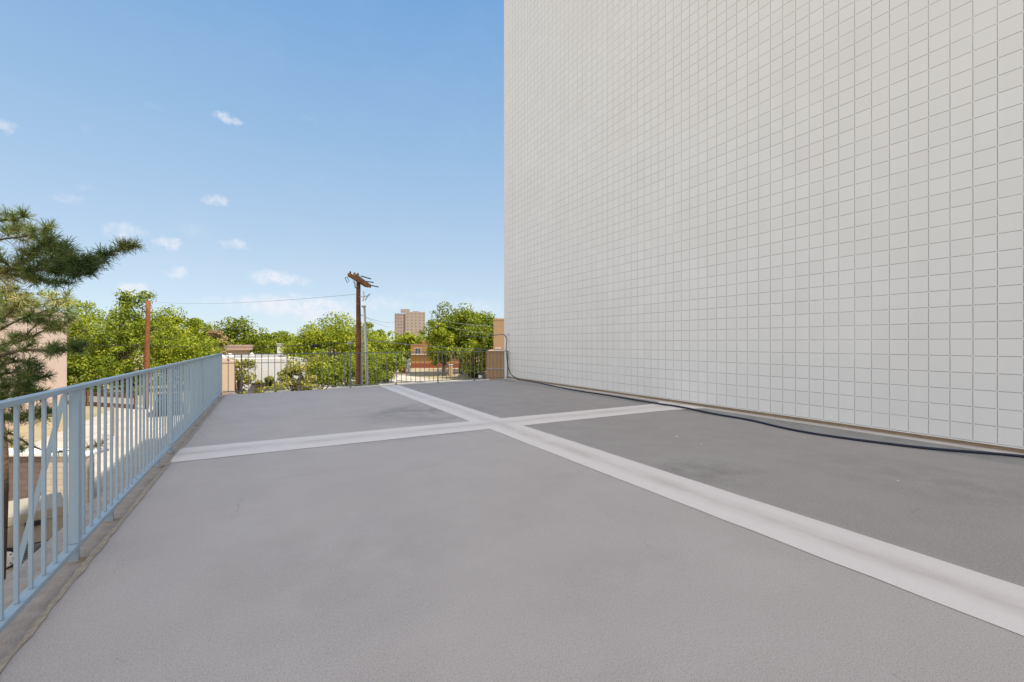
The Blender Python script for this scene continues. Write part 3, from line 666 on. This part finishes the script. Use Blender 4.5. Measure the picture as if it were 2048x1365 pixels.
# skyline of far trees
rs0 = random.Random(3)
sky_px = [-140,-60,40,120,205,300,372,428,468,520,548,585,610,650,715,738,785,800,832,872,905,940,985,1030]
protos = [tree('far_tree', 538, 165, 669, 60, 'x', leafm='leafd', seed=40, nl=2600, basefrac=.02), tree('far_tree', 590, 175, 667, 66, 'x', seed=41, nl=2600, basefrac=.02)]
near_what = {538:'in the gap just right of the pointed mid-green tree', 590:'in the gap left of the big round tree, beside its crown'}
for pr, px in zip(protos, (538, 590)): pr['label'] = 'far skyline tree '+near_what[px]; pr['group'] = 'far trees along the skyline'
for i, px in enumerate([-120,-30,60,150,230,310,400,455,505,565,630,700,735,775,800,830,870,900,950,1000,1060]):
    o = copy_tree(protos[i%2]); dd = rs0.uniform(150,230); o.location = at(px, dd)
    s_ = dd/170*rs0.uniform(.85,1.15); o.scale = (s_,s_,s_*.95); o.rotation_euler.z = rs0.uniform(0,6)
    o['label'] = 'far green tree on the skyline, mostly hidden behind nearer trees'

# ------------------------------------------------------------------ foreground pine
def pine():
    rs = np.random.default_rng(77)
    base = at(-8, 9.0); t = empty('pine_tree', base, 'large pine with long-needled branches reaching in from the left edge, over the railing', 'pine tree')
    mb = MB(); tufts = []
    def P3(px, py, d_): return at3(px, py, d_)-base
    trunk = [P3(-8,1300,9.0), P3(2,905,9.0), P3(-22,800,9.0), P3(-48,650,9.0), P3(-60,480,9.0), P3(-75,330,9.0), P3(-90,180,9)]
    trunk[0].z = -.1
    mb.tube(smooth_path(trunk,4), [.12-.003*i for i in range(25)], 10)
    def limb(pts, r0, dens, tl=.12, side=.5, tend=True, n_=5, twig=True):
        if pts[0][0] < 0: pts = [(-46 if pts[0][1] < 720 else -24, pts[0][1]+12, 9.0)]+list(pts)
        path_ = smooth_path([P3(*p_) for p_ in pts], n_)
        mb.tube(path_, [r0*(1-.75*i/len(path_)) for i in range(len(path_))], 6)
        Lp = len(path_)
        for i in range(2, Lp):
            f_ = i/Lp; dr = (path_[i]-path_[i-1]).normalized()
            for _ in range(int(dens)+(rs.random() < dens-int(dens))):
                a = path_[i]
                off = Vector(rs.normal(size=3)); off = (off-dr*off.dot(dr)*.4); off.z = off.z*.75+.25; off.normalize()
                ln = side*rs.uniform(.25,1)*(1-.35*f_)
                e_ = a+off*ln*.8+dr*ln*.45
                if twig: mb.tube([a, a.lerp(e_,.5)+Vector((0,0,-.02)), e_], [.007,.005,.004], 4, cap=False)
                tufts.append((e_, (e_-a).normalized(), tl))
                if rs.random() < .6: tufts.append((a.lerp(e_,.6), (e_-a).normalized(), tl*.85))
            if rs.random() < .5: tufts.append((path_[i], dr, tl*.8))
        tufts.append((path_[-1], (path_[-1]-path_[-2]).normalized(), tl))
    # shaded branch reaching furthest
    limb([(-45,560,5.37),(0,540,5.10),(60,541,5.02),(120,537,4.93),(165,528,4.84)], .03, 2.0, side=.38)
    limb([(150,532,4.93),(190,518,4.84),(215,509,4.75),(240,498,4.75),(256,492,4.71)], .014, .9, side=.16, tl=.10, n_=4)
    limb([(0,548,5.10),(40,552,5.02),(80,559,4.93),(105,566,4.93),(132,566,4.84)], .012, .55, side=.12, tl=.09)
    limb([(90,541,4.93),(130,548,4.93),(160,552,4.84),(185,545,4.84)], .012, .55, side=.14, tl=.10)
    limb([(20,540,5.10),(60,515,5.10),(85,492,5.19),(120,500,5.10)], .015, 1.2, side=.24)
    limb([(60,538,5.02),(110,520,5.02),(140,498,5.02)], .013, 1.2, side=.22)
    # lit ones further back
    limb([(-50,500,9.8),(0,480,9.8),(40,475,9.6),(70,470,9.6),(90,468,9.5)], .03, 0.90, side=.5, tl=.19)
    limb([(-50,450,9.6),(-5,443,9.5),(25,441,9.4),(50,432,9.4)], .018, 0.41, side=.25, tl=.19)
    limb([(-50,470,10.2),(-20,460,10.2),(20,462,10),(38,455,10)], .018, 0.41, side=.3, tl=.19)
    limb([(-60,520,9.8),(-20,560,9.8),(10,580,9.8),(45,600,9.6)], .02, 0.41, side=.4, tl=.18)
    limb([(-50,690,10),(0,660,10),(40,640,9.8),(90,622,9.8),(136,602,9.6)], .03, 1.05, side=.6, tl=.20)
    limb([(-50,640,10.5),(0,630,10.4),(50,625,10.2),(100,650,10)], .03, 1.12, side=.6, tl=.20)
    limb([(-50,700,10.2),(0,690,10.2),(50,680,10.1),(90,660,10),(125,655,10)], .03, 1.05, side=.5, tl=.19)
    # darker ones below
    limb([(-50,720,6.55),(0,712,6.30),(50,700,6.13),(100,703,6.05),(135,700,5.96),(158,702,5.88)], .028, 0.74, side=.26)
    limb([(-40,760,6.72),(0,750,6.55),(40,745,6.38),(75,760,6.30)], .03, 1.49, side=.42)
    limb([(-40,820,6.72),(0,800,6.55),(40,790,6.38),(88,785,6.30)], .03, 1.49, side=.38)
    limb([(-30,850,6.72),(10,835,6.55),(50,835,6.38),(95,825,6.30)], .025, 1.24, side=.3)
    limb([(-20,870,7.06),(20,868,6.89),(60,890,6.72),(100,904,6.64),(150,900,6.55),(200,890,6.47)], .018, 0.34, side=.16, tl=.10)
    limb([(0,870,6.89),(20,885,6.89),(45,900,6.80)], .013, 0.34, side=.2, tl=.10)
    limb([(-50,670,10.20),(0,640,10.10),(40,615,10.00),(75,610,9.90)], .02, 0.74, side=.5, tl=.15)
    limb([(-50,735,10.00),(0,700,9.90),(50,670,9.80),(80,640,9.80)], .02, 0.74, side=.5, tl=.15)
    limb([(-50,790,6.64),(0,775,6.47),(45,770,6.38),(55,780,6.30)], .03, 0.99, side=.32)
    limb([(-50,740,6.55),(0,730,6.38),(45,722,6.30),(60,728,6.22)], .03, 0.62, side=.28)
    # keep the railing clear of needles
    mb.build('trunk', M['trunk'], t)
    A = []; B = []; W = []
    for (c_, d_, tl) in tufts:
        k = int(rs.integers(30, 46)); c_ = np.array(c_); d_ = np.array(d_)
        w = rs.normal(size=(k,3)); w /= np.linalg.norm(w, axis=1, keepdims=True)
        dd = w*.95+d_*.62+np.array([0,0,.1]); dd /= np.linalg.norm(dd, axis=1, keepdims=True)
        s0 = c_-d_*rs.uniform(0,.07,(k,1))
        ln = 1.15*tl*rs.uniform(.65,1.1,(k,1))
        ww = np.cross(dd, rs.normal(size=(k,3))); ww /= np.linalg.norm(ww, axis=1, keepdims=True)
        A.append(s0); B.append(s0+dd*ln); W.append(ww*.0036*(tl/.12))
    A = np.concatenate(A); B = np.concatenate(B); W = np.concatenate(W)
    n = len(A); v = np.stack([A-W, A+W, B+W*.5, B-W*.5], 1).reshape(-1,3)
    me = bpy.data.meshes.new('needles'); me.vertices.add(4*n); me.vertices.foreach_set('co', v.astype(np.float32).ravel())
    me.loops.add(4*n); me.loops.foreach_set('vertex_index', np.arange(4*n, dtype=np.int32))
    me.polygons.add(n); me.polygons.foreach_set('loop_start', np.arange(n, dtype=np.int32)*4); me.polygons.foreach_set('loop_total', np.full(n, 4, dtype=np.int32))
    me.update(calc_edges=True); me.materials.append(M['needle'])
    o = bpy.data.objects.new('crown', me); scene.collection.objects.link(o); o.parent = t
    print('pine needles', n, 'tufts', len(tufts))
pine()

# ------------------------------------------------------------------ poles and wires
def wobbly(p0, p1, n=8, a=.02):
    return [Vector(p0).lerp(Vector(p1), i/n)+Vector((rnd.uniform(-a,a), rnd.uniform(-a,a), 0)) for i in range(n+1)]
D1 = 15.6
pb = at(720, D1); up_ = empty('utility_pole', pb, 'rough brown wooden utility pole with crossarms beyond the far railing', 'utility pole')
tp = at3(716.5, 560, D1)-pb
MB().tube(wobbly((0,0,-.1), tp, 10, .008), [.135-.0065*i for i in range(11)], 14).build('pole', M['stain_wood'], up_, smooth=True)
def L3(px, py, d_): return at3(px, py, d_)-pb
arms = [((698,550,14.3),(727,567,16.0)), ((709,550.5,14.9),(740,573,16.6)), ((706,555,15.2),(733,572,16.2)), ((713,557,15.5),(737,573,16.0))]
for (a, b_) in arms: MB().bar(L3(*a), L3(*b_), .10, .11).build('crossarm', M['arm_wood'], up_, bevel=.008)
for a in [(700.5,546,14.4), (709,548,14.95), (716,549,15.3)]:
    q = L3(*a); MB().tube([q+Vector((0,0,-.08)), q+Vector((0,0,-.02)), q+Vector((0,0,.02)), q+Vector((0,0,.05))], [.012,.03,.028,.01], 8).build('insulator', M['black'], up_)
for a, b_ in [((722,552.5,15.8),(742,558.5,16.6)), ((728,562.5,16.0),(747,565.5,16.8)), ((741,571,16.6),(757,574.5,17.2))]:
    pts = smooth_path([L3(*a), L3(*a).lerp(L3(*b_),.5), L3(*b_)], 5); MB().tube(pts, [.014+.012*(i%2) for i in range(len(pts))], 7).build('insulator', M['black'], up_)
MB().tube([L3(707,562,15.2), L3(710,568,15.2), L3(710,575,15.3), L3(715,578,15.4)], .016, 6).build('brace', M['black'], up_)
MB().tube([L3(690,556,14.2), L3(694,554.5,14.2), L3(698.5,562,14.2), L3(694.5,566,14.2), L3(690,556,14.2)], .010, 6).build('loop_bracket', M['black'], up_)
b = MB(); b.tube([L3(718,594,15.5), L3(729,594,15.5)], .010, 6).tube([L3(727,583,15.4), L3(728,593,15.4), L3(726,603,15.4)], .016, 7)
b.tube([L3(729,594,15.4), L3(740,590,15.6)], .014, 6).tube([L3(730,601,15.4), L3(739,588,15.6)], .02, 6)
b.build('cutout_switch', M['grey_metal'], up_)
MB().tube([L3(725,655,15.45), L3(723.5,665,15.45), L3(724.5,770,15.45)], .018, 6).build('riser_pipe', M['grey_metal'], up_)
# grey metal pole with a cap
D2 = 15.0; gb = at(736, D2); gpole = empty('metal_pole', gb, 'thin grey metal pole with a flat cap right beside the wooden utility pole', 'pole')
MB().tube([(0,0,0), at3(734.5,770,D2)-gb, at3(729,616,D2)-gb], [.055,.05,.036], 12).build('pole', M['grey_metal'], gpole, smooth=True)
q = at3(727.5, 613, D2)-gb
MB().tube([q+Vector((0,0,-.05)), q+Vector((0,0,-.02)), q+Vector((0,0,.02)), q+Vector((0,0,.035))], [.03,.085,.075,.02], 12).build('cap', M['grey_metal'], gpole)
# orange-brown bare pole
D3 = 36.0; ob = at(291.5, D3); o = MB().tube(wobbly(Vector((0,0,-.1)), at3(296.5,602,D3)-ob, 8, .01), [.20-.006*i for i in range(9)], 12).build('wooden_pole', M['orange_wood'], loc=ob, smooth=True)
tag(o, 'bare orange-brown wooden pole without wires, rising behind the left railing', 'pole')
def sag(a, b_, s_, n=24): return [a.lerp(b_, i/n)+Vector((0,0,-s_*4*(i/n)*(1-i/n))) for i in range(n+1)]
def wire(name, a, b_, s_, r_, label, m='wire', cat='wire'):
    return tag(MB().tube(sag(a, b_, s_), r_, 5).build(name, M[m]), label, cat)
wire('wire', at3(716,588.5,D1), at3(300,603.5,D3), .25, .005, 'thin wire from the utility pole to the orange-brown pole across the sky', m='wire')
# thick telephone line with its box
A = at3(718,682,D1); B = at3(-60,688,26)
mid = at3(632,689.5,16.6); mid2 = at3(448,694.5,19.5)
pts = smooth_path([A, at3(690,686,15.9), mid, at3(545,694,18), mid2, at3(295,692.5,23), at3(130,689,28), at3(-150,680,40)], 6)
tag(MB().tube(pts, .012, 6).build('telephone_line', M['wire']), 'dark sagging telephone line running left from the utility pole over the trees', 'cable')
bx = MB(); c_ = at3(631,693.5,16.6); bx.tube([c_+Vector((-.16,0,-.02)), c_+Vector((-.13,0,.02)), c_+Vector((.13,0,.03)), c_+Vector((.18,0,-.03))], [.02,.06,.06,.02], 8)
tag(bx.build('splice_case', M['black']), 'black splice case hanging on the telephone line left of the utility pole', 'splice case')
bx = MB(); c_ = at3(700,687,15.75); bx.tube([c_+Vector((-.10,0,0)), c_+Vector((-.07,0,.0)), c_+Vector((.07,0,.01)), c_+Vector((.10,0,0))], [.015,.05,.05,.015], 8)
tag(bx.build('splice_case', M['grey_metal']), 'pale grey splice case close to the left side of the utility pole', 'splice case')
wire('guy_wire', at3(712,650,D1), at3(676,800,18), 0, .009, 'pale guy wire slanting down to the left of the utility pole', m='grey_metal')
wire('wire', at3(720,630,D1), at3(795,643,40), .2, .006, 'upper short wire leaving the utility pole towards the apartment tower')
wire('wire', at3(720,628,D1), at3(780,655,30), .1, .005, 'lower short wire leaving the utility pole towards the apartment tower')
wire('wire', at3(880,640,48), at3(1030,655,24), .15, .013, 'topmost pale wire crossing in front of the tallest tree', m='grey_metal')
wire('wire', at3(895,653,48), at3(1030,672,24), .15, .011, 'middle pale wire crossing in front of the tallest tree', m='grey_metal')
wire('wire', at3(722,679,D1), at3(1030,699,24), .12, .011, 'long pale wire from the utility pole past the orange house to the ochre building', m='grey_metal')
tag(MB().tube(smooth_path([Vector((XW-.03,15.40,zat(669.5,17.6))), at3(1000,669.5,18.2), at3(985,672,19.5), at3(960,674,23), at3(920,672,30)], 5), .012, 6).build('service_wire', M['cable']), 'dark service wire reaching the corner of the white wall from the trees', 'wire')

# ------------------------------------------------------------------ buildings beyond
def house(name, pxl, pxr, dist, topy, depth, label, wallm, roofm, basez=GZ, rz=0.0, windows=(), door=None, parapet=.25, band=None, eave=0, cat='building', group=None):
    """front face between picture columns pxl and pxr (left end at distance dist); local x runs along the front"""
    A_ = at(pxl, dist, basez); dx, dy = math.cos(rz), math.sin(rz); r_ = ray(pxr, HZ)
    w = (A_.y*r_.x-A_.x*r_.y)/(dx*r_.y-dy*r_.x)
    p_ = A_+Vector((dx, dy, 0))*w/2; t = empty(name, p_, label, cat, group, rz)
    h = zat(topy, dist)-basez
    MB().box(-w/2, w/2, 0, depth, 0, h).build('wall', M[wallm], t)
    e_ = eave
    if eave: MB().box(-w/2-e_, w/2+e_, -e_, depth+e_, h+.003, h+parapet).build('roof', M[roofm], t)
    else:
        r_ = MB(); r_.box(-w/2-.03, w/2+.03, -.03, .22, h+.003, h+parapet); r_.box(-w/2-.03, w/2+.03, depth-.22, depth+.03, h+.003, h+parapet)
        r_.box(-w/2-.03, -w/2+.22, .223, depth-.223, h+.003, h+parapet); r_.box(w/2-.22, w/2+.03, .223, depth-.223, h+.003, h+parapet)
        r_.build('parapet', M[wallm], t); MB().box(-w/2+.223, w/2-.223, .223, depth-.223, h+.004, h+.05).build('roof', M[roofm], t)
    if band: MB().box(-w/2-.04, w/2+.04, -.04, .1, band[0], band[1]).build('band', M[band[2]], t)
    for (wx, wz, ww, wh) in windows:
        if abs(wx)+ww/2 > w/2-.1: continue
        f_ = MB(); f_.box(wx-ww/2-.07, wx+ww/2+.07, -.05, .02, wz-wh/2-.07, wz-wh/2).box(wx-ww/2-.07, wx+ww/2+.07, -.05, .02, wz+wh/2, wz+wh/2+.07)
        f_.box(wx-ww/2-.07, wx-ww/2, -.05, .02, wz-wh/2+.001, wz+wh/2-.001).box(wx+ww/2, wx+ww/2+.07, -.05, .02, wz-wh/2+.001, wz+wh/2-.001).box(wx-.025, wx+.025, -.045, .02, wz-wh/2+.001, wz+wh/2-.001)
        fo = f_.build('window', M['frame'], t)
        MB().box(wx-ww/2, wx-.026, -.015, .01, wz-wh/2, wz+wh/2).box(wx+.026, wx+ww/2, -.015, .01, wz-wh/2, wz+wh/2).build('pane', M['glass'], fo)
    if door: MB().box(door[0], door[1], -.04, .02, 0, door[2]).build('door', M[door[3]], t)
    return t
# pale pink building on the left: its long lit side faces the deck
pk_ = empty('pink_building', (-14, 40, GZ), 'plain pale pink stucco building behind the pine at the left edge', 'building')
ptop = zat(628, 35.2)-GZ-.22
MB().box(-18,0,-34,8,0,ptop).build('wall', M['pink'], pk_); MB().box(-18.1,.1,-34.1,8.1,ptop+.003,ptop+.2).build('parapet', M['pink'], pk_)
MB().box(-17.9,-.12,-33.9,7.9,ptop+.205,ptop+.24).build('roof', M['roofgrey'], pk_)
# white low building
wb = house('low_building', 452, 612, 29, 727, 19, 'low flat-roofed white building just beyond the far railing, left of the big tree', 'whitewall', 'roofgrey', rz=ang, parapet=.18)
MB().box(-.95,.45,-.5,-.003,3.0-.42,3.0-.30).build('canopy', M['black'], wb)
hr = zat(727,29)-GZ+.051
MB().tube([(-1.9,9,hr),(-1.9,9,hr+.25),(-1.9,9,hr+.38),(-1.9,9,hr+.42)],[.25,.25,.16,.02],12).build('roof_vent', M['white'], wb, smooth=True)
MB().tube([(-.2,11,hr),(-.2,11,hr+.3),(-.2,11,hr+.42)],[.2,.2,.03],12).build('roof_vent', M['white'], wb, smooth=True)
MB().box(.3,1.5,7.5,8.4,hr,hr+.35).build('roof_unit', M['grey_metal'], wb, bevel=.03)
MB().tube([(-2.5,5,hr+.05),(3.0,5.4,hr+.05)],.05,8).build('roof_pipe', M['frame'], wb)
MB().box(.1,.42,-.07,.02,.0,2.5).build('downpipe', M['roofgrey'], wb)
MB().box(-.75,.0,-.04,.02,.0,2.4).build('door', M['tanwall'], wb)
house('tan_outbuilding', 425, 470, 25, 727, 5, 'small tan stucco block beyond the corner where the two railings meet', 'tanwall', 'roofpink', rz=ang, parapet=.12)
house('white_building', 325, 450, 60, 721, 9, 'long low white building glimpsed through the far pickets of the left railing', 'white', 'whitewall', rz=.1, windows=[(-2.5,2.2,1.2,1.0),(0.5,2.2,1.2,1.0),(3,2.2,1.2,1)], parapet=.3)
house('far_house', 452, 496, 68, 701, 8, 'far low house with a brownish roof above the white building', 'tanwall', 'roofpink', eave=.5, parapet=.8, windows=[(-.8,1.6,.8,.8)], group='far low houses')
house('far_house', 566, 606, 70, 702, 8, 'far low orange-brown house left of the big round tree', 'houseorange', 'roofpink', eave=.4, parapet=.6, windows=[(0,1.6,1.2,1)], group='far low houses')
ch = MB().box(-.38,.38,-.38,.38,0,zat(689,66)-GZ).box(-.5,.5,-.5,.5,zat(689,66)-GZ+.003,zat(689,66)-GZ+.12).build('chimney_stack', M['whitewall'], loc=at(560,66)); tag(ch, 'pale square chimney stack between the far houses', 'chimney')
# orange house
oh = house('orange_house', 822, 952, 95, 692, 9, 'orange-brown flat-roofed house with a red base left of the tallest tree', 'houseorange', 'roofpink', windows=[(-5.5,3.6,1.2,1.2),(3.0,3.6,1.0,1.0)], band=(0,.95,'houserust'), parapet=.35, rz=-TH)
MB().box(-7,7,-.35,-.045,2.8,2.95).build('ledge', M['whitewall'], oh)
MB().box(-5.0,-1.0,2,7,5.2,5.95).build('roof_block', M['houseorange'], oh)
house('ochre_building', 987, 1100, 62, 641, 14, 'two-storey ochre stucco building behind the right end of the far railing', 'ochre', 'roofpink', windows=[(-3.55,2.95+1.5,.22,.42),(-3.1,2.95+1.5,.22,.42),(-3.55,2.95+.3,.22,.42),(-3.1,2.95+.3,.22,.42)], band=(2.45,2.62,'ochre2'), parapet=.25, rz=-TH)
ow = house('ochre_wing', 973, 1070, 31, 706, 8, 'lower light ochre wing directly against the white wall corner, beyond the railing', 'ochre2', 'roofpink', parapet=.12, rz=-TH)
MB().box(-1.70,1.70,-.05,.01,zat(737,31)-GZ-.05,zat(737,31)-GZ).build('band', M['whitewall'], ow)
q = MB(); vs = [(math.cos(math.pi*k/12)*.55-.55, -.06, 1.55+math.sin(math.pi*k/12)*.42) for k in range(13)]
q.add(vs+[(-1.1,-.06,0),(0,-.06,0)]+[(v[0],.01,v[2]) for v in vs]+[(-1.1,.01,0),(0,.01,0)], [tuple(range(15))[::-1]]+[(i,(i+1)%15,15+(i+1)%15,15+i) for i in range(15)]).build('arched_door', M['ochre'], ow)

# small things under the tallest tree and by the street
t = empty('garden_bin', at(888, 74), 'small white rounded bin under the tallest tree, right of its trunk', 'bin')
MB().tube([(0,0,.35),(0,0,.9),(0,0,1.35),(0,0,1.5)],[.42,.48,.42,.12],14).build('body', M['white'], t, smooth=True); MB().tube([(0,0,0),(0,0,.347)],.3,12).build('base', M['stain_wood'], t)
t = empty('gate_pillar', at(901, 72), 'pale pinkish pillar standing in the yard under the tallest tree', 'pillar')
MB().box(-.3,.3,-.25,.25,0,1.75).build('shaft', M['ochre2'], t, bevel=.03); MB().box(-.36,.36,-.31,.31,1.753,1.9).build('cap', M['whitewall'], t, bevel=.02)
t = empty('gate_pillar', at(804, 80), 'red-brown pillar at the left end of the orange house yard', 'pillar')
MB().box(-.45,.45,-.4,.4,0,1.9).build('shaft', M['houserust'], t, bevel=.02); MB().box(-.5,.5,-.45,.45,1.903,2.0).build('cap', M['stain_wood'], t, bevel=.02)
t = empty('gate_pillar', at(815, 80), 'pale grey pillar beside the red-brown one in front of the orange house', 'pillar')
MB().box(-.35,.35,-.35,.35,0,2.2).build('shaft', M['whitewall'], t, bevel=.02); MB().box(-.4,.4,-.4,.4,2.203,2.3).build('cap', M['white'], t, bevel=.02)
q = MB(); q.tube([(0,0,-.02),(.005,0,.05),(-.02,0,.12),(-.03,.0,.18),(-.02,0,.20)],[.05,.04,.075,.055,.01],9)
tag(q.build('white_stone', M['white'], loc=Vector((6.95, yfar(6.95)+.10, .0))), 'upright white stone at the slab edge in front of the ochre wing', 'stone')

# apartment tower
TD = 420.0; tpx = at(813, TD); tw = empty('apartment_tower', tpx, 'distant brown brick apartment tower with rows of small windows', 'tower', rz=R(-16))
W1 = 29/FP*TD*1.02; H1 = zat(624, TD)-GZ
wr = MB().box(-1, 17.5, 0, 18, 0, H1).build('wall', M['towerlit'], tw)
wl = MB().box(-11, -1.003, 1.2, 18, 0, H1-1.6).build('side_wall', M['towershade'], tw)
MB().box(-5.5,3.0,3,12,H1+.01,H1+2.8).build('lift_house', M['towerlit'], tw)
MB().box(6,12,5,9,H1+.01,H1+1.0).build('roof_plant', M['towershade'], tw)
w0 = None
for r_ in range(10):
    zz = H1-2.0-3.0*r_
    for k in range(9):
        if k < 5: x = 1.2+3.7*k; y = -.06; ww = 1.3
        else: x = -10+2.5*(k-5); y = 1.14; ww = 1.4
        if w0 is None: w0 = o = MB().box(-.6,.6,0,.08,-.5,.5).build('window', M['dimglass'], tw)
        else: o = w0.copy(); scene.collection.objects.link(o); o.parent = tw
        o.location = (x, y, zz-(1.2 if k >= 5 else 0))

# ------------------------------------------------------------------ things down in the yard, seen through the left railing
# cream block wall with white cap; the shadow on its left is painted brown
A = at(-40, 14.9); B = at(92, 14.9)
t = empty('block_wall', A, 'cream block wall with a pale cap and painted-in brown shadow, behind the left railing', 'wall', rz=math.atan2(B.y-A.y, B.x-A.x))
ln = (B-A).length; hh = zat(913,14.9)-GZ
MB().box(-4,ln,0,.25,0,hh).build('wall', M['shadeblock'], t); MB().box(-4.05,ln+1.45,-.06,.75,hh+.003,hh+.09).build('cap', M['white'], t, bevel=.01)
MB().box(ln+.002,ln+1.4,.0,.25,0,hh).build('cream_wall_section', M['creamblock'], t)['label'] = 'sunlit cream section of the block wall'
# beige utility trailer
c_ = at(8, 10.5); tr = empty('utility_trailer', c_, 'beige box trailer with a white wheel parked below the left railing', 'trailer', rz=R(20))
bz = zat(1089,10.9)-GZ; tz = zat(1022,11.0)-GZ
MB().box(-2.6,1.05,.12,1.7,bz,tz).build('body', M['trailer'], tr, bevel=.025)
MB().box(-2.62,1.07,.09,.118,bz+.55,bz+.59).build('side_rail', M['trailer'], tr, bevel=.005)
MB().box(.33,.60,.02,.117,tz-.34,tz-.22).box(.36,.46,-.04,.019,tz-.40,tz-.27).build('latch', M['black'], tr, bevel=.015)
def wheel(x, y):
    n = 28; wl_ = MB()
    ring = lambda r_, yy: [(x+r_*math.cos(2*math.pi*k/n), yy, .235+r_*math.sin(2*math.pi*k/n)) for k in range(n)]
    rr = [(.17,y-.02),(.235,y-.005),(.24,y+.08),(.235,y+.16),(.1,y+.17)]
    vs = [v for r_, yy in rr for v in ring(r_, yy)]
    wl_.add(vs, [(i*n+k, i*n+(k+1)%n, (i+1)*n+(k+1)%n, (i+1)*n+k) for i in range(4) for k in range(n)])
    wo_ = wl_.build('wheel', M['rubber'], tr)
    rm = MB(); rr = [(.195,y-.024),(.185,y-.035),(.12,y-.03),(.06,y-.055),(.0005,y-.06)]
    vs = [v for r_, yy in rr for v in ring(r_, yy)]
    rm.add(vs, [(i*n+k, i*n+(k+1)%n, (i+1)*n+(k+1)%n, (i+1)*n+k) for i in range(4) for k in range(n)]); rm.build('rim', M['hub'], wo_, smooth=True)
    ho = MB()
    for k in range(8):
        a = 2*math.pi*k/8; cx, cz2 = x+.15*math.cos(a), .235+.15*math.sin(a)
        ho.tube([(cx, y-.038, cz2), (cx, y-.03, cz2)], .018, 8)
    ho.build('rim_holes', M['black'], wo_)
wheel(0, 0); wheel(-1.2, 0)
MB().box(-2.4,1.0,.5,.6,.3,bz-.003).build('axle_beam', M['black'], tr)
# white hatched marking on the paving
hm = MB(); a0 = onz(48,1092,GZ); a1 = onz(90,1080,GZ); a2 = onz(38,1140,GZ)
for i in range(9):
    f0 = i/9; f1 = f0+.07
    pA, pB = a0.lerp(a2, f0), a0.lerp(a2, f1); qA, qB = a1.lerp(a2, f0), a1.lerp(a2, f1)
    hm.add([(v.x, v.y, GZ+.008) for v in (pA, qA, qB, pB)], [(0,1,2,3)])
tag(hm.build('hatched_marking', M['white']), kind='structure')
# low fence of boards and a white panel
A = at(168, 38); B = at(272, 36); ln = (B-A).length
t = empty('low_fence', A, 'low fence of brown boards with a white middle band beyond the yard', 'fence', rz=math.atan2(B.y-A.y, B.x-A.x))
MB().box(-6,ln,0,.08,0,.35).build('lower_board', M['stain_wood'], t); MB().box(-6,ln,.0,.07,.353,.85).build('white_band', M['white'], t); MB().box(-6,ln,-.01,.08,.853,1.15).build('upper_board', M['stain_wood'], t)
for x in (-5.9, -3, .55, ln): MB().box(x-.1,x+.1,-.12,-.013,0,1.3).build('post', M['stain_wood'], t)
o = MB().tube([(0,0,0),(0,.01,1.0),(0,0,1.75)], [.07,.065,.06], 10).build('wooden_post', M['arm_wood'], loc=at(226,25.5)); tag(o, 'single short wooden post standing on the pale paving', 'post')
# dark parked car
cc = at(338, 34); car = empty('parked_car', cc, 'dark blue car parked on the pale paving beyond the left railing', 'car', rz=R(98))
def prism(mb, prof_, y0, y1, inset=0):
    n = len(prof_); vs = [(x, y0, z) for x, z in prof_]+[(x, y1, z) for x, z in prof_]
    return mb.add(vs, [tuple(range(n)), tuple(range(2*n-1, n-1, -1))]+[(i, n+i, n+(i+1)%n, (i+1)%n) for i in range(n)])
prism(MB(), [(-2.1,.3),(2.15,.3),(2.2,.65),(2.05,.85),(1.0,.95),(-1.95,.98),(-2.15,.8)], -.85, .85).build('body', M['darkcar'], car, bevel=.06)
prism(MB(), [(.95,.96),(.35,1.42),(-1.2,1.45),(-1.85,.99)], -.72, .72).build('cabin', M['glass'], car, bevel=.05)
prism(MB(), [(.32,1.43),(-1.22,1.46),(-1.22,1.50),(.25,1.49)], -.68, .68).build('roof', M['darkcar'], car, bevel=.01)
for x in (-1.35, 1.35):
    for s_ in (-1, 1):
        MB().tube([(x, s_*.70, .32), (x, s_*.88, .32)], .32, 20).build('wheel', M['rubber'], car)
for s_ in (-1, 1): MB().box(2.14,2.21,s_*.6-.17,s_*.6+.17,.62,.74).build('headlight', M['frame'], car)
scene.render.engine = 'CYCLES'
